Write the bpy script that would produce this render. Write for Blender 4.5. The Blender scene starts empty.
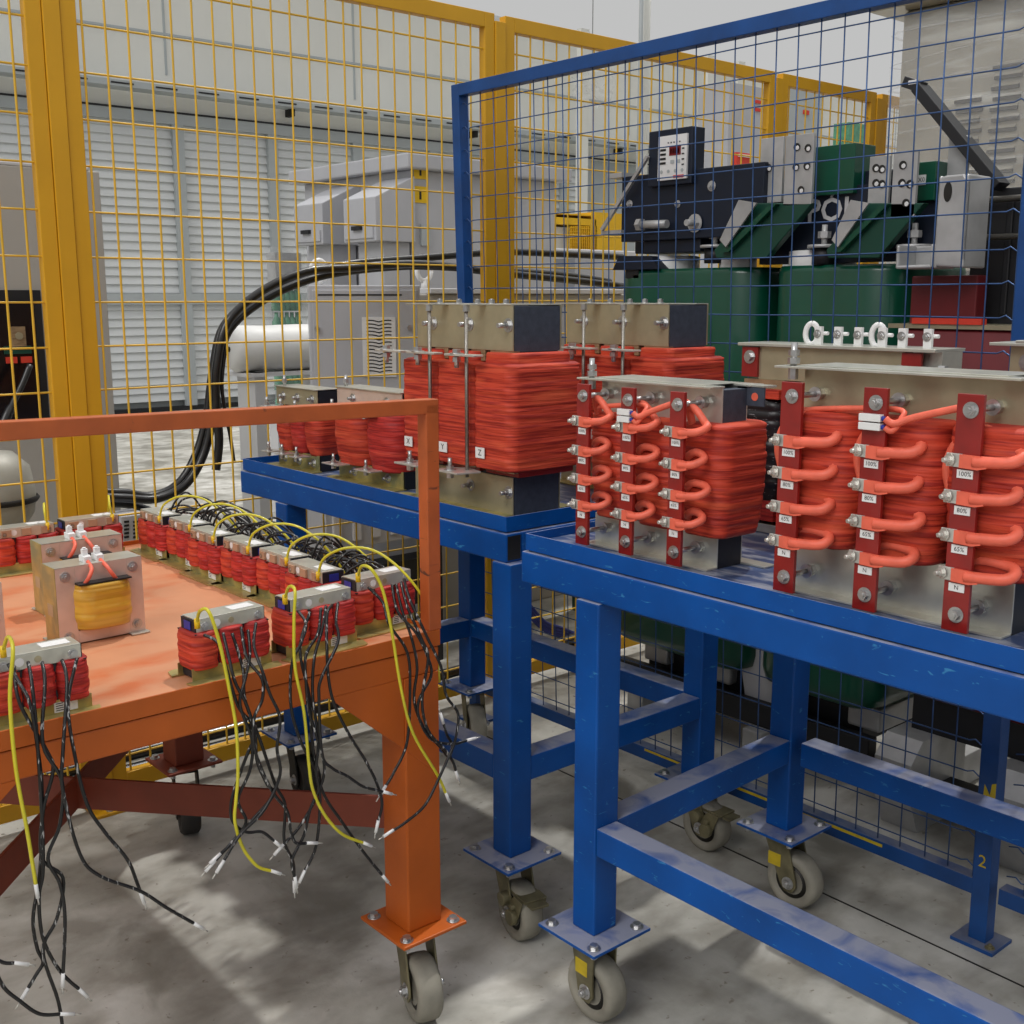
import bpy, math, random
from mathutils import Vector, Matrix
random.seed(7)
D = bpy.data; SC = bpy.context.scene; COL = SC.collection
PI = math.pi

# ---------------------------------------------------------------- camera
FPX = 1140.0; CAMH = 1.55
PITCH = math.atan(215 / FPX); HD = math.radians(139.4)
cF = Vector((math.cos(HD) * math.cos(PITCH), math.sin(HD) * math.cos(PITCH), -math.sin(PITCH)))
cR = Vector((math.sin(HD), -math.cos(HD), 0)); cU = cR.cross(cF)
cam = D.objects.new('camera', D.cameras.new('camera')); COL.objects.link(cam)
cam.data.sensor_width = 36; cam.data.lens = FPX * 36 / 1024
cam.data.clip_start = .05; cam.data.clip_end = 200
cam.matrix_world = Matrix(((cR.x, cU.x, -cF.x, 0), (cR.y, cU.y, -cF.y, 0), (cR.z, cU.z, -cF.z, CAMH), (0, 0, 0, 1)))
SC.camera = cam

def at(x, y, X=None, Y=None, Z=None):
    """point of the real plane X=, Y= or Z= seen at picture position x, y"""
    r = cF + cR * ((x - 512) / FPX) - cU * ((y - 512) / FPX)
    if X is not None: t = X / r.x
    elif Y is not None: t = Y / r.y
    else: t = (Z - CAMH) / r.z
    return Vector((r.x * t, r.y * t, CAMH + r.z * t))

# ---------------------------------------------------------------- materials
def lin(c):
    c = [v / 255 for v in c]
    return tuple((v / 12.92 if v <= .04045 else ((v + .055) / 1.055) ** 2.4) for v in c) + (1,)

def mat(name, col, rough=.5, metal=0., var=.15, vscale=8, bump=0., bscale=60, dust=None, bands=None, wear=None, streak=None, alpha=None, coat=0, spec=.5):
    m = D.materials.new(name); m.use_nodes = True
    nt = m.node_tree; N = nt.nodes; L = nt.links
    b = N['Principled BSDF']
    b.inputs['Roughness'].default_value = rough; b.inputs['Metallic'].default_value = metal
    b.inputs['Coat Weight'].default_value = coat; b.inputs['Specular IOR Level'].default_value = spec
    tc = N.new('ShaderNodeTexCoord')
    no = N.new('ShaderNodeTexNoise'); no.inputs['Scale'].default_value = vscale; no.inputs['Detail'].default_value = 6
    L.new(tc.outputs['Object'], no.inputs['Vector'])
    c = lin(col)
    dk = tuple(v * (1 - var * 1.6) for v in c[:3]) + (1,); lt = tuple(min(1, v * (1 + var)) for v in c[:3]) + (1,)
    rp = N.new('ShaderNodeValToRGB'); rp.color_ramp.elements[0].position = .3; rp.color_ramp.elements[1].position = .7
    rp.color_ramp.elements[0].color = dk; rp.color_ramp.elements[1].color = lt
    L.new(no.outputs['Fac'], rp.inputs['Fac']); out = rp.outputs['Color']
    hgt = None
    def mix(fac, a, colr, mode='MIX'):
        mx = N.new('ShaderNodeMix'); mx.data_type = 'RGBA'; mx.blend_type = mode
        if isinstance(fac, float): mx.inputs[0].default_value = fac
        else: L.new(fac, mx.inputs[0])
        L.new(a, mx.inputs[6])
        if isinstance(colr, tuple): mx.inputs[7].default_value = colr
        else: L.new(colr, mx.inputs[7])
        return mx.outputs[2]
    def ramp(src, p0, p1, c0=(0, 0, 0, 1), c1=(1, 1, 1, 1)):
        r = N.new('ShaderNodeValToRGB'); r.color_ramp.elements[0].position = p0; r.color_ramp.elements[1].position = p1
        r.color_ramp.elements[0].color = c0; r.color_ramp.elements[1].color = c1
        L.new(src, r.inputs['Fac']); return r.outputs['Color']
    def noise(sc, det=5, stretch=None, dist=0):
        n = N.new('ShaderNodeTexNoise'); n.inputs['Scale'].default_value = sc; n.inputs['Detail'].default_value = det
        n.inputs['Distortion'].default_value = dist
        if stretch:
            mp = N.new('ShaderNodeMapping'); mp.inputs['Scale'].default_value = stretch
            L.new(tc.outputs['Object'], mp.inputs['Vector']); L.new(mp.outputs['Vector'], n.inputs['Vector'])
        else: L.new(tc.outputs['Object'], n.inputs['Vector'])
        return n.outputs['Fac']
    if bands:   # wrapped tape: irregular horizontal layers, (density, dark colour)
        n1 = noise(bands[0], 3, (.05, .05, 1), .15)
        out = mix(ramp(n1, .44, .60), out, lin(bands[1]))
        n2 = noise(bands[0] * .25, 2, (.15, .15, 1), .2)
        out = mix(ramp(n2, .52, .75), out, lin(bands[2]))
        hgt = n1
    if streak:  # (scale, stretch, colour, lo, hi)
        out = mix(ramp(noise(streak[0], 5, streak[1], .4), streak[3], streak[4]), out, lin(streak[2]))
    if wear:    # small bright scratches (scale, colour, threshold)
        out = mix(ramp(noise(wear[0], 8, (1, 1, 3.0), 1.0), wear[2], wear[2] + .05), out, lin(wear[1]))
    if dust:    # dust settles on faces that look up
        ge = N.new('ShaderNodeNewGeometry'); sx = N.new('ShaderNodeSeparateXYZ'); L.new(ge.outputs['Normal'], sx.inputs[0])
        up = ramp(sx.outputs['Z'], .7, .95)
        dn = ramp(noise(9, 7, None, 1.2), .25, .55)
        ml = N.new('ShaderNodeMath'); ml.operation = 'MULTIPLY'; L.new(up, ml.inputs[0]); L.new(dn, ml.inputs[1])
        ml2 = N.new('ShaderNodeMath'); ml2.operation = 'MULTIPLY'; L.new(ml.outputs[0], ml2.inputs[0]); ml2.inputs[1].default_value = .85
        out = mix(ml2.outputs[0], out, lin(dust))
    L.new(out, b.inputs['Base Color'])
    if bump:
        bn = N.new('ShaderNodeBump'); bn.inputs['Strength'].default_value = bump; bn.inputs['Distance'].default_value = .004
        h = hgt if hgt else noise(bscale, 6)
        L.new(h, bn.inputs['Height']); L.new(bn.outputs['Normal'], b.inputs['Normal'])
    if alpha is not None:
        b.inputs['Alpha'].default_value = alpha
    return m

M = dict(
    blue=mat('blue_paint', (2, 76, 154), .42, 0, .18, 5, .06, 90, dust=(158, 160, 174), wear=(30, (50, 120, 175), .66), spec=.3),
    fenceblue=mat('fence_blue_paint', (6, 66, 130), .45, 0, .15, 9, .1, 120, dust=(120, 125, 140)),
    meshblue=mat('mesh_blue_wire', (62, 92, 140), .35, .5, .2, 20),
    tray=mat('tray_sheet', (70, 88, 128), .38, .3, .2, 10, .05, 60, streak=(12, (1, 3, 1), (150, 156, 172), .48, .62)),
    orange=mat('orange_paint', (184, 90, 28), .45, 0, .12, 5, .08, 90, spec=.35, wear=(9, (120, 60, 30), .74)),
    orangetop=mat('orange_table_top', (196, 136, 100), .5, 0, .06, 7, .03, 60, streak=(7, (1.5, .6, 1), (188, 100, 56), .50, .70)),
    orangedk=mat('dark_orange_brown', (128, 56, 34), .6, 0, .12, 8, .05, 90),  # darker, browner orange for the rear legs and cross braces
    rail=mat('orange_rail_paint', (182, 90, 42), .45, 0, .12, 12, .06, 90, wear=(14, (90, 50, 35), .66)),
    yellow=mat('yellow_paint', (214, 160, 22), .45, 0, .05, 4, .04, 90),
    yellowwire=mat('yellow_wire_paint', (224, 180, 52), .45, 0, .08, 6),
    tape=mat('red_orange_tape', (198, 68, 46), .6, 0, .08, 7, .7, dust=None, bands=(170, (152, 42, 34), (208, 86, 56)), spec=.3),
    tapedark=mat('deep_red_tape', (188, 52, 46), .55, 0, .08, 10, .5, bands=(230, (150, 36, 36), (202, 70, 56)), spec=.3),
    tapeyel=mat('amber_tape', (212, 166, 58), .3, 0, .08, 9, .25, bands=(90, (186, 140, 40), (228, 196, 110)), coat=.4),
    blacktape=mat('black_wrapped_coil', (26, 22, 26), .4, 0, .2, 20, .4, bands=(60, (14, 12, 14), (40, 36, 40)), streak=(60, (1, 1, 8), (190, 186, 190), .66, .7)),
    core=mat('lamination_edge', (66, 74, 88), .55, .25, .12, 60, .12, 300),
    coredark=mat('dark_lamination', (38, 42, 50), .5, .3, .1, 50, .1, 300),
    galv=mat('galvanised_steel', (204, 204, 194), .3, .65, .1, 18, .04, 60, streak=(5, (1, 1, .4), (206, 202, 186), .5, .7)),
    cream=mat('chromated_plate', (178, 170, 142), .34, .55, .08, 20, .03, 80),
    chromate=mat('yellow_chromate_steel', (190, 176, 112), .35, .6, .16, 22, .03, 80, streak=(14, (1, 1, 1), (150, 150, 110), .5, .66)),
    pinksteel=mat('pinkish_steel', (218, 196, 184), .4, .45, .1, 14, .03, 60),
    copper=mat('brown_insulator_block', (176, 142, 116), .5, .2, .12, 25),
    wood=mat('wood_spacer', (150, 124, 92), .7, 0, .15, 30, .1, 150, streak=(30, (1, 1, 5), (112, 88, 60), .5, .7)),
    bolt=mat('zinc_bolt', (190, 190, 190), .3, .85, .12, 60),
    rod=mat('steel_rod', (150, 146, 140), .35, .9, .1, 200, .3, 400),
    board=mat('red_fibre_board', (138, 28, 24), .38, 0, .12, 30, .03, 100, coat=.2),
    lug=mat('tin_lug', (206, 204, 198), .36, .6, .1, 40),
    sleeve=mat('red_heat_shrink', (230, 104, 80), .5, 0, .08, 40, .08, 120),
    white=mat('white_plastic', (226, 226, 226), .4, 0, .03, 20),
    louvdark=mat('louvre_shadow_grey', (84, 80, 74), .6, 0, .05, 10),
    bluedot=mat('blue_sticker', (36, 50, 150), .4, 0, .1, 60),
    ink=mat('black_ink', (20, 20, 22), .5, 0, 0, 5),
    blackw=mat('black_wire', (22, 22, 24), .35, 0, .1, 30, coat=.3),
    blackmark=mat('black_wire_white_print', (20, 20, 22), .35, 0, .1, 30, streak=(150, (1, 1, .3), (170, 170, 170), .61, .67)),
    yelw=mat('yellow_green_wire', (206, 196, 40), .35, 0, .08, 20, coat=.3),
    yelterm=mat('yellow_terminal', (228, 186, 20), .35, 0, .05, 20),
    greenp=mat('green_resin', (4, 74, 54), .3, 0, .1, 5, .04, 40, coat=.3),
    greendk=mat('dark_green_sheet', (10, 66, 52), .4, 0, .1, 6),
    navy=mat('navy_black_steel', (20, 30, 48), .45, .2, .15, 10, .04, 60),
    blacks=mat('black_steel', (24, 25, 29), .5, 0, .15, 10, .05, 90),
    redres=mat('dark_red_resin', (104, 26, 32), .45, 0, .12, 8, .05, 60),
    alu=mat('aluminium_plate', (182, 182, 182), .42, .35, .1, 14, .03, 80),
    cab=mat('grey_cabinet_paint', (172, 168, 162), .5, 0, .03, 3),
    cab2=mat('light_grey_enclosure', (178, 179, 184), .45, 0, .04, 3),
    cabwhite=mat('pale_grey_housing', (198, 198, 200), .45, 0, .04, 4),
    wall=mat('wall_panel_white', (222, 222, 216), .6, 0, .03, .6),
    louver=mat('louver_white', (212, 215, 216), .5, 0, .03, 1.2),
    mull=mat('mullion_grey', (172, 178, 180), .5, 0, .03, 2),
    wrap=mat('cling_wrapped_cartons', (164, 158, 144), .3, 0, .08, 6, .25, 14, coat=.5, streak=(3, (.6, .6, 5), (214, 212, 204), .52, .7)),
    film=mat('clear_film', (224, 226, 228), .15, 0, .05, 6, .5, 18, alpha=.13),
    roll=mat('white_foam_roll', (214, 214, 212), .5, 0, .05, 6, .2, 20),
    rubber=mat('grey_rubber', (138, 134, 122), .7, 0, .18, 14, .1, 80),
    rubberdk=mat('dark_rubber', (50, 48, 46), .7, 0, .18, 14, .1, 80),
    fork=mat('worn_fork_steel', (120, 114, 88), .5, .5, .25, 20, .1, 80),
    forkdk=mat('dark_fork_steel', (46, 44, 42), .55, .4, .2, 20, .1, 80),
    amber=mat('yellow_smudge', (196, 170, 30), .6, 0, .1, 40),
    screen=mat('dark_window', (22, 16, 18), .15, 0, .2, 6),
    redled=mat('red_digits_window', (120, 16, 24), .3, 0, .1, 30),
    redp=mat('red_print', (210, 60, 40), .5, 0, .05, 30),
    crate=mat('crate_yellow', (222, 176, 20), .5, 0, .06, 6),
    strap=mat('navy_sling', (36, 44, 110), .7, 0, .2, 60),
    robot=mat('robot_grey_casting', (162, 160, 150), .5, .1, .1, 12),
    glassgreen=mat('green_bottles', (90, 150, 120), .25, 0, .2, 12),
)

def floor_material():
    m = D.materials.new('concrete_floor'); m.use_nodes = True
    nt = m.node_tree; N = nt.nodes; L = nt.links; b = N['Principled BSDF']
    tc = N.new('ShaderNodeTexCoord')
    def noise(sc, det, stretch=(1, 1, 1), dist=0, rot=0):
        mp = N.new('ShaderNodeMapping'); mp.inputs['Scale'].default_value = stretch; mp.inputs['Rotation'].default_value = (0, 0, rot)
        n = N.new('ShaderNodeTexNoise'); n.inputs['Scale'].default_value = sc; n.inputs['Detail'].default_value = det; n.inputs['Distortion'].default_value = dist
        L.new(tc.outputs['Object'], mp.inputs['Vector']); L.new(mp.outputs['Vector'], n.inputs['Vector']); return n.outputs['Fac']
    def ramp(src, stops):
        r = N.new('ShaderNodeValToRGB'); e = r.color_ramp.elements
        while len(e) < len(stops): e.new(.5)
        for k, (p, c) in enumerate(stops): e[k].position = p; e[k].color = c
        L.new(src, r.inputs['Fac']); return r.outputs['Color']
    def mix(f, a, c, mode='MIX'):
        mx = N.new('ShaderNodeMix'); mx.data_type = 'RGBA'; mx.blend_type = mode
        if isinstance(f, float): mx.inputs[0].default_value = f
        else: L.new(f, mx.inputs[0])
        L.new(a, mx.inputs[6])
        if isinstance(c, tuple): mx.inputs[7].default_value = c
        else: L.new(c, mx.inputs[7])
        return mx.outputs[2]
    base = ramp(noise(2.2, 9, (1, 1, 1), .4), [(.3, lin((142, 139, 130))), (.5, lin((182, 180, 172))), (.72, lin((212, 210, 204)))])
    st = ramp(noise(7, 9, (1.3, .8, 1), .2, .1), [(.42, (1, 1, 1, 1)), (.66, lin((150, 142, 130)))])
    c = mix(.55, base, st, 'MULTIPLY')
    sp = ramp(noise(2.6, 8, (1, 1.2, 1), .7), [(.56, (0, 0, 0, 1)), (.68, (1, 1, 1, 1))])
    c = mix(sp, c, lin((128, 125, 116)))
    sp2 = ramp(noise(40, 6, (1, 1, 1), .3), [(.66, (0, 0, 0, 1)), (.74, (1, 1, 1, 1))])
    c = mix(sp2, c, lin((120, 112, 100)))
    L.new(c, b.inputs['Base Color'])
    r = ramp(noise(4, 5), [(.3, (.42, .42, .42, 1)), (.7, (.7, .7, .7, 1))]); L.new(r, b.inputs['Roughness'])
    bn = N.new('ShaderNodeBump'); bn.inputs['Strength'].default_value = .12; bn.inputs['Distance'].default_value = .01
    L.new(noise(40, 6), bn.inputs['Height']); L.new(bn.outputs['Normal'], b.inputs['Normal'])
    return m
M['floor'] = floor_material()

# ---------------------------------------------------------------- mesh builder
class G:
    def __init__(s): s.v = []; s.f = []; s.m = []; s.s = []; s.mats = []
    def mi(s, m):
        if m not in s.mats: s.mats.append(m)
        return s.mats.index(m)
    def add(s, vs, fs, m, smooth=False):
        o = len(s.v); s.v += [tuple(v) for v in vs]; k = s.mi(m)
        for f in fs: s.f.append([i + o for i in f]); s.m.append(k); s.s.append(smooth)
        return s
    def box(s, x0, x1, y0, y1, z0, z1, m='galv', sh=0.):
        x0, x1 = sorted((x0, x1)); y0, y1 = sorted((y0, y1)); z0, z1 = sorted((z0, z1))
        v = [(x + sh * z, y, z) for z in (z0, z1) for x, y in ((x0, y0), (x1, y0), (x1, y1), (x0, y1))]
        return s.add(v, [(3, 2, 1, 0), (4, 5, 6, 7), (0, 1, 5, 4), (1, 2, 6, 5), (2, 3, 7, 6), (3, 0, 4, 7)], m)
    def bar(s, a, b, w, h, m='galv', up=(0, 0, 1)):
        a = Vector(a); b = Vector(b); d = (b - a).normalized(); u = Vector(up)
        if abs(d.dot(u)) > .97: u = Vector((1, 0, 0))
        r = d.cross(u).normalized() * (w / 2); u = r.cross(d).normalized() * (h / 2)
        v = [p + r * i + u * j for p in (a, b) for i, j in ((-1, -1), (1, -1), (1, 1), (-1, 1))]
        return s.add(v, [(3, 2, 1, 0), (4, 5, 6, 7), (0, 1, 5, 4), (1, 2, 6, 5), (2, 3, 7, 6), (3, 0, 4, 7)], m)
    def prism(s, poly, a, b, axis='x', m='galv'):
        def pt(p, t): return {'x': (t, p[0], p[1]), 'y': (p[0], t, p[1]), 'z': (p[0], p[1], t)}[axis]
        n = len(poly); v = [pt(p, a) for p in poly] + [pt(p, b) for p in poly]
        fs = [tuple(range(n))[::-1], tuple(range(n, 2 * n))] + [(i, (i + 1) % n, n + (i + 1) % n, n + i) for i in range(n)]
        return s.add(v, fs, m)
    def cyl(s, a, b, r, n=14, m='bolt', r2=None, smooth=True, caps=True):
        a = Vector(a); b = Vector(b); d = (b - a).normalized(); u = Vector((0, 0, 1)) if abs(d.z) < .9 else Vector((1, 0, 0))
        e = d.cross(u).normalized(); g = d.cross(e); r2 = r if r2 is None else r2
        v = [a + (e * math.cos(t) + g * math.sin(t)) * r for t in [2 * PI * i / n for i in range(n)]]
        v += [b + (e * math.cos(t) + g * math.sin(t)) * r2 for t in [2 * PI * i / n for i in range(n)]]
        s.add(v, [(i, n + i, n + (i + 1) % n, (i + 1) % n) for i in range(n)], m, smooth)
        if caps:
            o = len(s.v) - 2 * n; k = s.mi(m)
            s.f += [[o + i for i in range(n)], [o + n + i for i in range(n)][::-1]]; s.m += [k, k]; s.s += [False, False]
        return s
    def lathe(s, prof, c, d=(0, 0, 1), n=32, m='bolt', smooth=True):
        c = Vector(c); d = Vector(d).normalized(); u = Vector((0, 0, 1)) if abs(d.z) < .9 else Vector((1, 0, 0))
        e = d.cross(u).normalized(); g = d.cross(e); v = []
        for r, h in prof:
            v += [c + d * h + (e * math.cos(2 * PI * i / n) + g * math.sin(2 * PI * i / n)) * max(r, 1e-4) for i in range(n)]
        fs = [(k * n + i, (k + 1) * n + i, (k + 1) * n + (i + 1) % n, k * n + (i + 1) % n) for k in range(len(prof) - 1) for i in range(n)]
        return s.add(v, fs, m, smooth)
    def tube(s, pts, r, n=8, m='blackw', sub=5, flat=None):
        pts = [Vector(p) for p in pts]
        if sub > 1 and len(pts) > 2:
            q = []; P = [pts[0]] + pts + [pts[-1]]
            for i in range(1, len(P) - 2):
                for k in range(sub):
                    t = k / sub; p0, p1, p2, p3 = P[i - 1:i + 3]
                    q.append(.5 * ((2 * p1) + (p2 - p0) * t + (2 * p0 - 5 * p1 + 4 * p2 - p3) * t * t + (3 * p1 - p0 - 3 * p2 + p3) * t ** 3))
            q.append(pts[-1]); pts = q
        N_ = len(pts); v = []; e = None
        for i, p in enumerate(pts):
            d = (pts[min(i + 1, N_ - 1)] - pts[max(i - 1, 0)])
            d = d.normalized() if d.length > 1e-7 else Vector((0, 0, -1))
            if e is None: e = d.cross(Vector((0, 0, 1)) if abs(d.z) < .9 else Vector((1, 0, 0))).normalized()
            else:
                e = e - d * e.dot(d); e = e.normalized() if e.length > 1e-6 else d.orthogonal().normalized()
            g = d.cross(e); rr = r(i / (N_ - 1)) if callable(r) else r
            for k in range(n):
                t = 2 * PI * k / n; v.append(p + e * math.cos(t) * rr + g * math.sin(t) * rr)
        fs = [(i * n + k, i * n + (k + 1) % n, (i + 1) * n + (k + 1) % n, (i + 1) * n + k) for i in range(N_ - 1) for k in range(n)]
        fs += [tuple(range(n))[::-1], tuple(range((N_ - 1) * n, N_ * n))]
        return s.add(v, fs, m, True)
    def coil(s, cx, cy, wx, wy, z0, z1, rc, bands, m='tape', seed=0, bulge=.004, depth=.0022, n=56, taper=0.):
        """stack of tape turns on a rounded rectangle"""
        rnd = random.Random(seed); H = z1 - z0; rings = []
        hs = [rnd.uniform(.6, 1.4) for _ in range(bands)]; tot = sum(hs); z = 0
        rings.append((-.010, 0.)); rings.append((-.002, .012))
        for h in hs:
            h = h / tot; o = rnd.uniform(-1, 1) * depth * .6
            rings += [(o - depth, z + h * .04), (o, z + h * .25), (o + depth * .25, z + h * .6), (o - depth * .2, z + h * .93)]; z += h
        rings[-1] = (rings[-1][0] - .002, .985); rings.append((-.010, 1.))
        v = []; ph = rnd.uniform(0, 6)
        hx, hy = wx / 2, wy / 2
        for k, (o, t) in enumerate(rings):
            bl = bulge * math.sin(PI * min(1, max(0, t))) - taper * (1 - t) ** 3
            for i in range(n):
                a = 2 * PI * i / n; ca, sa = math.cos(a), math.sin(a)
                # rounded rectangle by arc-length of corner arcs
                q = int(i / (n / 4)) ; f = (i - q * n / 4) / (n / 4)
                cxq = (hx - rc) * (1 if q in (0, 3) else -1); cyq = (hy - rc) * (1 if q in (0, 1) else -1)
                ang = (q + f * n / 4 / (n / 4 - 1)) * PI / 2
                w = o + bl + .0009 * math.sin(3 * ang + ph + k * .7)
                x = cxq + (rc + w) * math.cos(ang); y = cyq + (rc + w) * math.sin(ang)
                wob = H * .003 * math.sin(2 * ang + k * .9 + ph) * (1 if .03 < t < .97 else 0)
                v.append((cx + x, cy + y, z0 + H * t + wob))
        R = len(rings)
        fs = [(k * n + i, k * n + (i + 1) % n, (k + 1) * n + (i + 1) % n, (k + 1) * n + i) for k in range(R - 1) for i in range(n)]
        fs += [tuple(range(n))[::-1], tuple(range((R - 1) * n, R * n))]
        return s.add(v, fs, m, True)
    def text(s, body, size, org, ux, uy, m='ink', lift=.0004, center=True, bold=0.):
        cu = D.curves.new('t', 'FONT'); cu.body = body; cu.size = size; cu.resolution_u = 2; cu.offset = bold
        if center: cu.align_x = 'CENTER'; cu.align_y = 'CENTER'
        ob = D.objects.new('t', cu); COL.objects.link(ob)
        me = D.meshes.new_from_object(ob.evaluated_get(bpy.context.evaluated_depsgraph_get()))
        ux = Vector(ux).normalized(); uy = Vector(uy).normalized(); nz = ux.cross(uy)
        s.add([Vector(org) + ux * v.co.x + uy * v.co.y + nz * lift for v in me.vertices], [tuple(p.vertices) for p in me.polygons], m)
        D.objects.remove(ob); D.curves.remove(cu); D.meshes.remove(me)
        return s
    def build(s, name, parent=None, bevel=0., off=None):
        me = D.meshes.new(name)
        if parent is not None:
            mw = parent_world(parent).inverted() if not s_local(parent) else None
            vs = [mw @ Vector(v) for v in s.v] if mw else s.v
        else: vs = s.v
        if parent is None or not s_local(parent):
            off_ = parent_world(parent).translation.z if parent is not None else 0
            vs = [(v[0], v[1], FLZ - off_) if abs(v[2] + off_) < 1e-6 else tuple(v) for v in vs]   # whatever touches the ground stands on the floor's level
        me.from_pydata([tuple(v) for v in vs], [], s.f)
        for k in s.mats: me.materials.append(M[k])
        me.polygons.foreach_set('material_index', s.m); me.polygons.foreach_set('use_smooth', s.s); me.update()
        ob = D.objects.new(name, me); COL.objects.link(ob)
        if parent is not None: ob.parent = parent
        if bevel:
            b = ob.modifiers.new('bevel', 'BEVEL'); b.width = bevel; b.segments = 2; b.limit_method = 'ANGLE'; b.angle_limit = math.radians(50); b.harden_normals = False
        return ob
# parts of a thing are written in the thing's own frame when the thing is flagged local, else in world metres
LOCAL = set(); FLZ = -.03
def s_local(p):
    while p is not None:
        if p.name in LOCAL: return True
        p = p.parent
    return False
def parent_world(p):
    m = Matrix.Identity(4)
    while p is not None:
        m = (Matrix.Translation(p.location) @ Matrix.Rotation(p.rotation_euler.z, 4, 'Z')) @ m; p = p.parent
    return m

def tag(o, label, cat, group=None):
    o['label'] = label; o['category'] = cat
    if group: o['group'] = group
    return o
def thing(name, label, cat, loc=(0, 0, 0), rz=0., group=None, local=True):
    o = D.objects.new(name, None); COL.objects.link(o); o.location = loc; o.rotation_euler = (0, 0, rz)
    o.empty_display_size = .05
    if local: LOCAL.add(o.name)
    return tag(o, label, cat, group)
def struct(o): o['kind'] = 'structure'; return o
def dup(root, loc, rz=0., label=None):
    def cp(o, par):
        c = o.copy(); COL.objects.link(c); c.parent = par
        for ch in list(o.children): cp(ch, c)
        return c
    r = cp(root, None); r.location = loc; r.rotation_euler = (0, 0, rz)
    if label: r['label'] = label
    return r

def hexbolt(g, c, d, r=.007, h=.006, rod=.012, m='bolt'):
    c = Vector(c); d = Vector(d).normalized()
    g.cyl(c, c + d * .0018, r * 1.55, 18, m); g.cyl(c + d * .0018, c + d * (.0018 + h), r, 6, m, smooth=False)
    if rod: g.cyl(c + d * h, c + d * (h + rod), r * .55, 10, m)
    return g

# ================================================================ SETTING
g = G(); g.box(-40, 12, -12, 45, -.2, 0, 'floor'); struct(g.build('floor'))
WX = -15.36
g = G(); g.box(WX - .3, WX, -6, 42, 4.0, 6.05, 'wall'); g.box(WX - .3, WX - .12, -6, 42, 0, 4.0, 'mull')
for y in range(-5, 42, 3): g.box(WX, WX + .012, y, y + .03, 4.5, 6.05, 'mull')
g.box(WX, WX + .02, -6, 42, 5.0, 5.03, 'mull')
g.box(WX - .32, WX + .05, -6, 42, 6.02, 6.1, 'louver')
struct(g.build('wall_back'))
g = G()
z = .12
while z < 3.88:
    g.prism([(WX - .07, z), (WX - .03, z - .012), (WX - .026, z - .008), (WX - .062, z + .112)], -6, 15, 'y', 'louver'); z += .115
for y in [-6 + 1.45 * k for k in range(15)]: g.box(WX - .05, WX + .03, y, y + .16, 0, 4.0, 'mull')
g.box(WX - .05, WX + .04, -6, 15, 3.86, 4.02, 'mull'); g.box(WX - .05, WX + .05, -6, 15, 0, .03, 'blacks'); g.box(WX - .05, WX + .035, -6, 15, 1.45, 1.6, 'mull')
struct(g.build('window_1'))
g = G(); g.box(WX + .05, WX + .35, -6, 30, 4.22, 4.30, 'mull'); g.box(WX + .02, WX + .05, -6, 42, 4.0, 4.025, 'blacks')
for k in range(60): g.box(WX + .352, WX + .356, -5.9 + k * .6, -5.6 + k * .6, 4.25, 4.27, 'blacks')
for k in range(7): g.box(WX + .02, WX + .2, 2 + k * 3.4, 2.06 + k * 3.4, 4.12, 4.22, 'forkdk')
struct(g.build('trim_1'))
g = G(); p = at(642, 150, X=-12.); g.cyl((p.x, p.y, 0), (p.x, p.y, 9), .085, 20, 'wall'); g.cyl((p.x + .12, p.y - .2, 0), (p.x + .12, p.y - .2, 9), .03, 12, 'mull')
struct(g.build('pillar_slim'))
g = G()
for x in (580, 705, 735): p = at(x, 150, X=-14.8); g.box(p.x, p.x + .1, p.y - .1, p.y + .1, 0, 6.0, 'wall')
struct(g.build('trim_2'))

# ================================================================ YELLOW FENCE
FX = -3.38
def ypost(y, label):
    t = thing('fence_post', label, 'fence post', (FX, y, FLZ), 0, 'posts of the yellow safety fence')
    G().box(-.02, .025, -.024, .024, 0.01, 2.56, 'yellow').build('post', t, .002)
    G().box(-.07, .07, -.05, .05, 0, .01, 'yellow').build('base_plate', t, .001)
    for s in (-1, 1):
        b = G(); hexbolt(b, (s * .05, 0, .01), (0, 0, 1), .008, .008, .01); b.build('anchor_bolt', t)
    return t
def ypanel(y0, y1, label, z1=2.555):
    t = thing('yellow_mesh_fence', label, 'fence', (FX, (y0 + y1) / 2, 0), 0, 'panels of the yellow safety fence'); h = (y1 - y0) / 2
    f = G()
    f.box(-.015, .02, -h, -h + .045, .02, z1, 'yellow').box(-.015, .02, h - .045, h, .02, z1, 'yellow')
    f.box(-.015, .02, -h + .045, h - .045, z1 - .052, z1, 'yellow').box(-.015, .02, -h + .045, h - .045, .02, .075, 'yellow')
    f.build('frame', t, .002)
    w = G(); k = 0; z = 1.535 - .128 * 11
    while z < z1 - .06:
        w.cyl((.006, -h + .04, z), (.006, h - .04, z), .0033, 6, 'yellowwire', caps=False); z += .128
    y = -h + .062
    while y < h - .05:
        w.cyl((.0115, y, .07), (.0115, y, z1 - .05), .0036, 6, 'yellowwire', caps=False); y += .0665
    w.build('wire_mesh', t)
    return t
PY = [-.45, 1.208, 2.823, 4.486, 5.31, 6.95]
for y, l in zip(PY[1:], ['wide yellow fence post at the left behind the orange table', 'yellow fence post rising behind the blue fence corner', 'yellow fence post above the green box of the transformer', 'small farthest yellow fence post near the wrapped carton stack', None]):
    if l: ypost(y, l)
PL = ['yellow mesh fence panel at the far left before the dark machine window', 'yellow mesh fence panel in front of the louvred wall and grey enclosure', 'yellow mesh fence panel behind the blue mesh fence', 'narrow yellow mesh fence panel behind the grey bracket plates', 'yellow mesh fence panel ending behind the wrapped cartons']
for k in range(5): ypanel(PY[k] + .0255, PY[k + 1] - .0255, PL[k])

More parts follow.
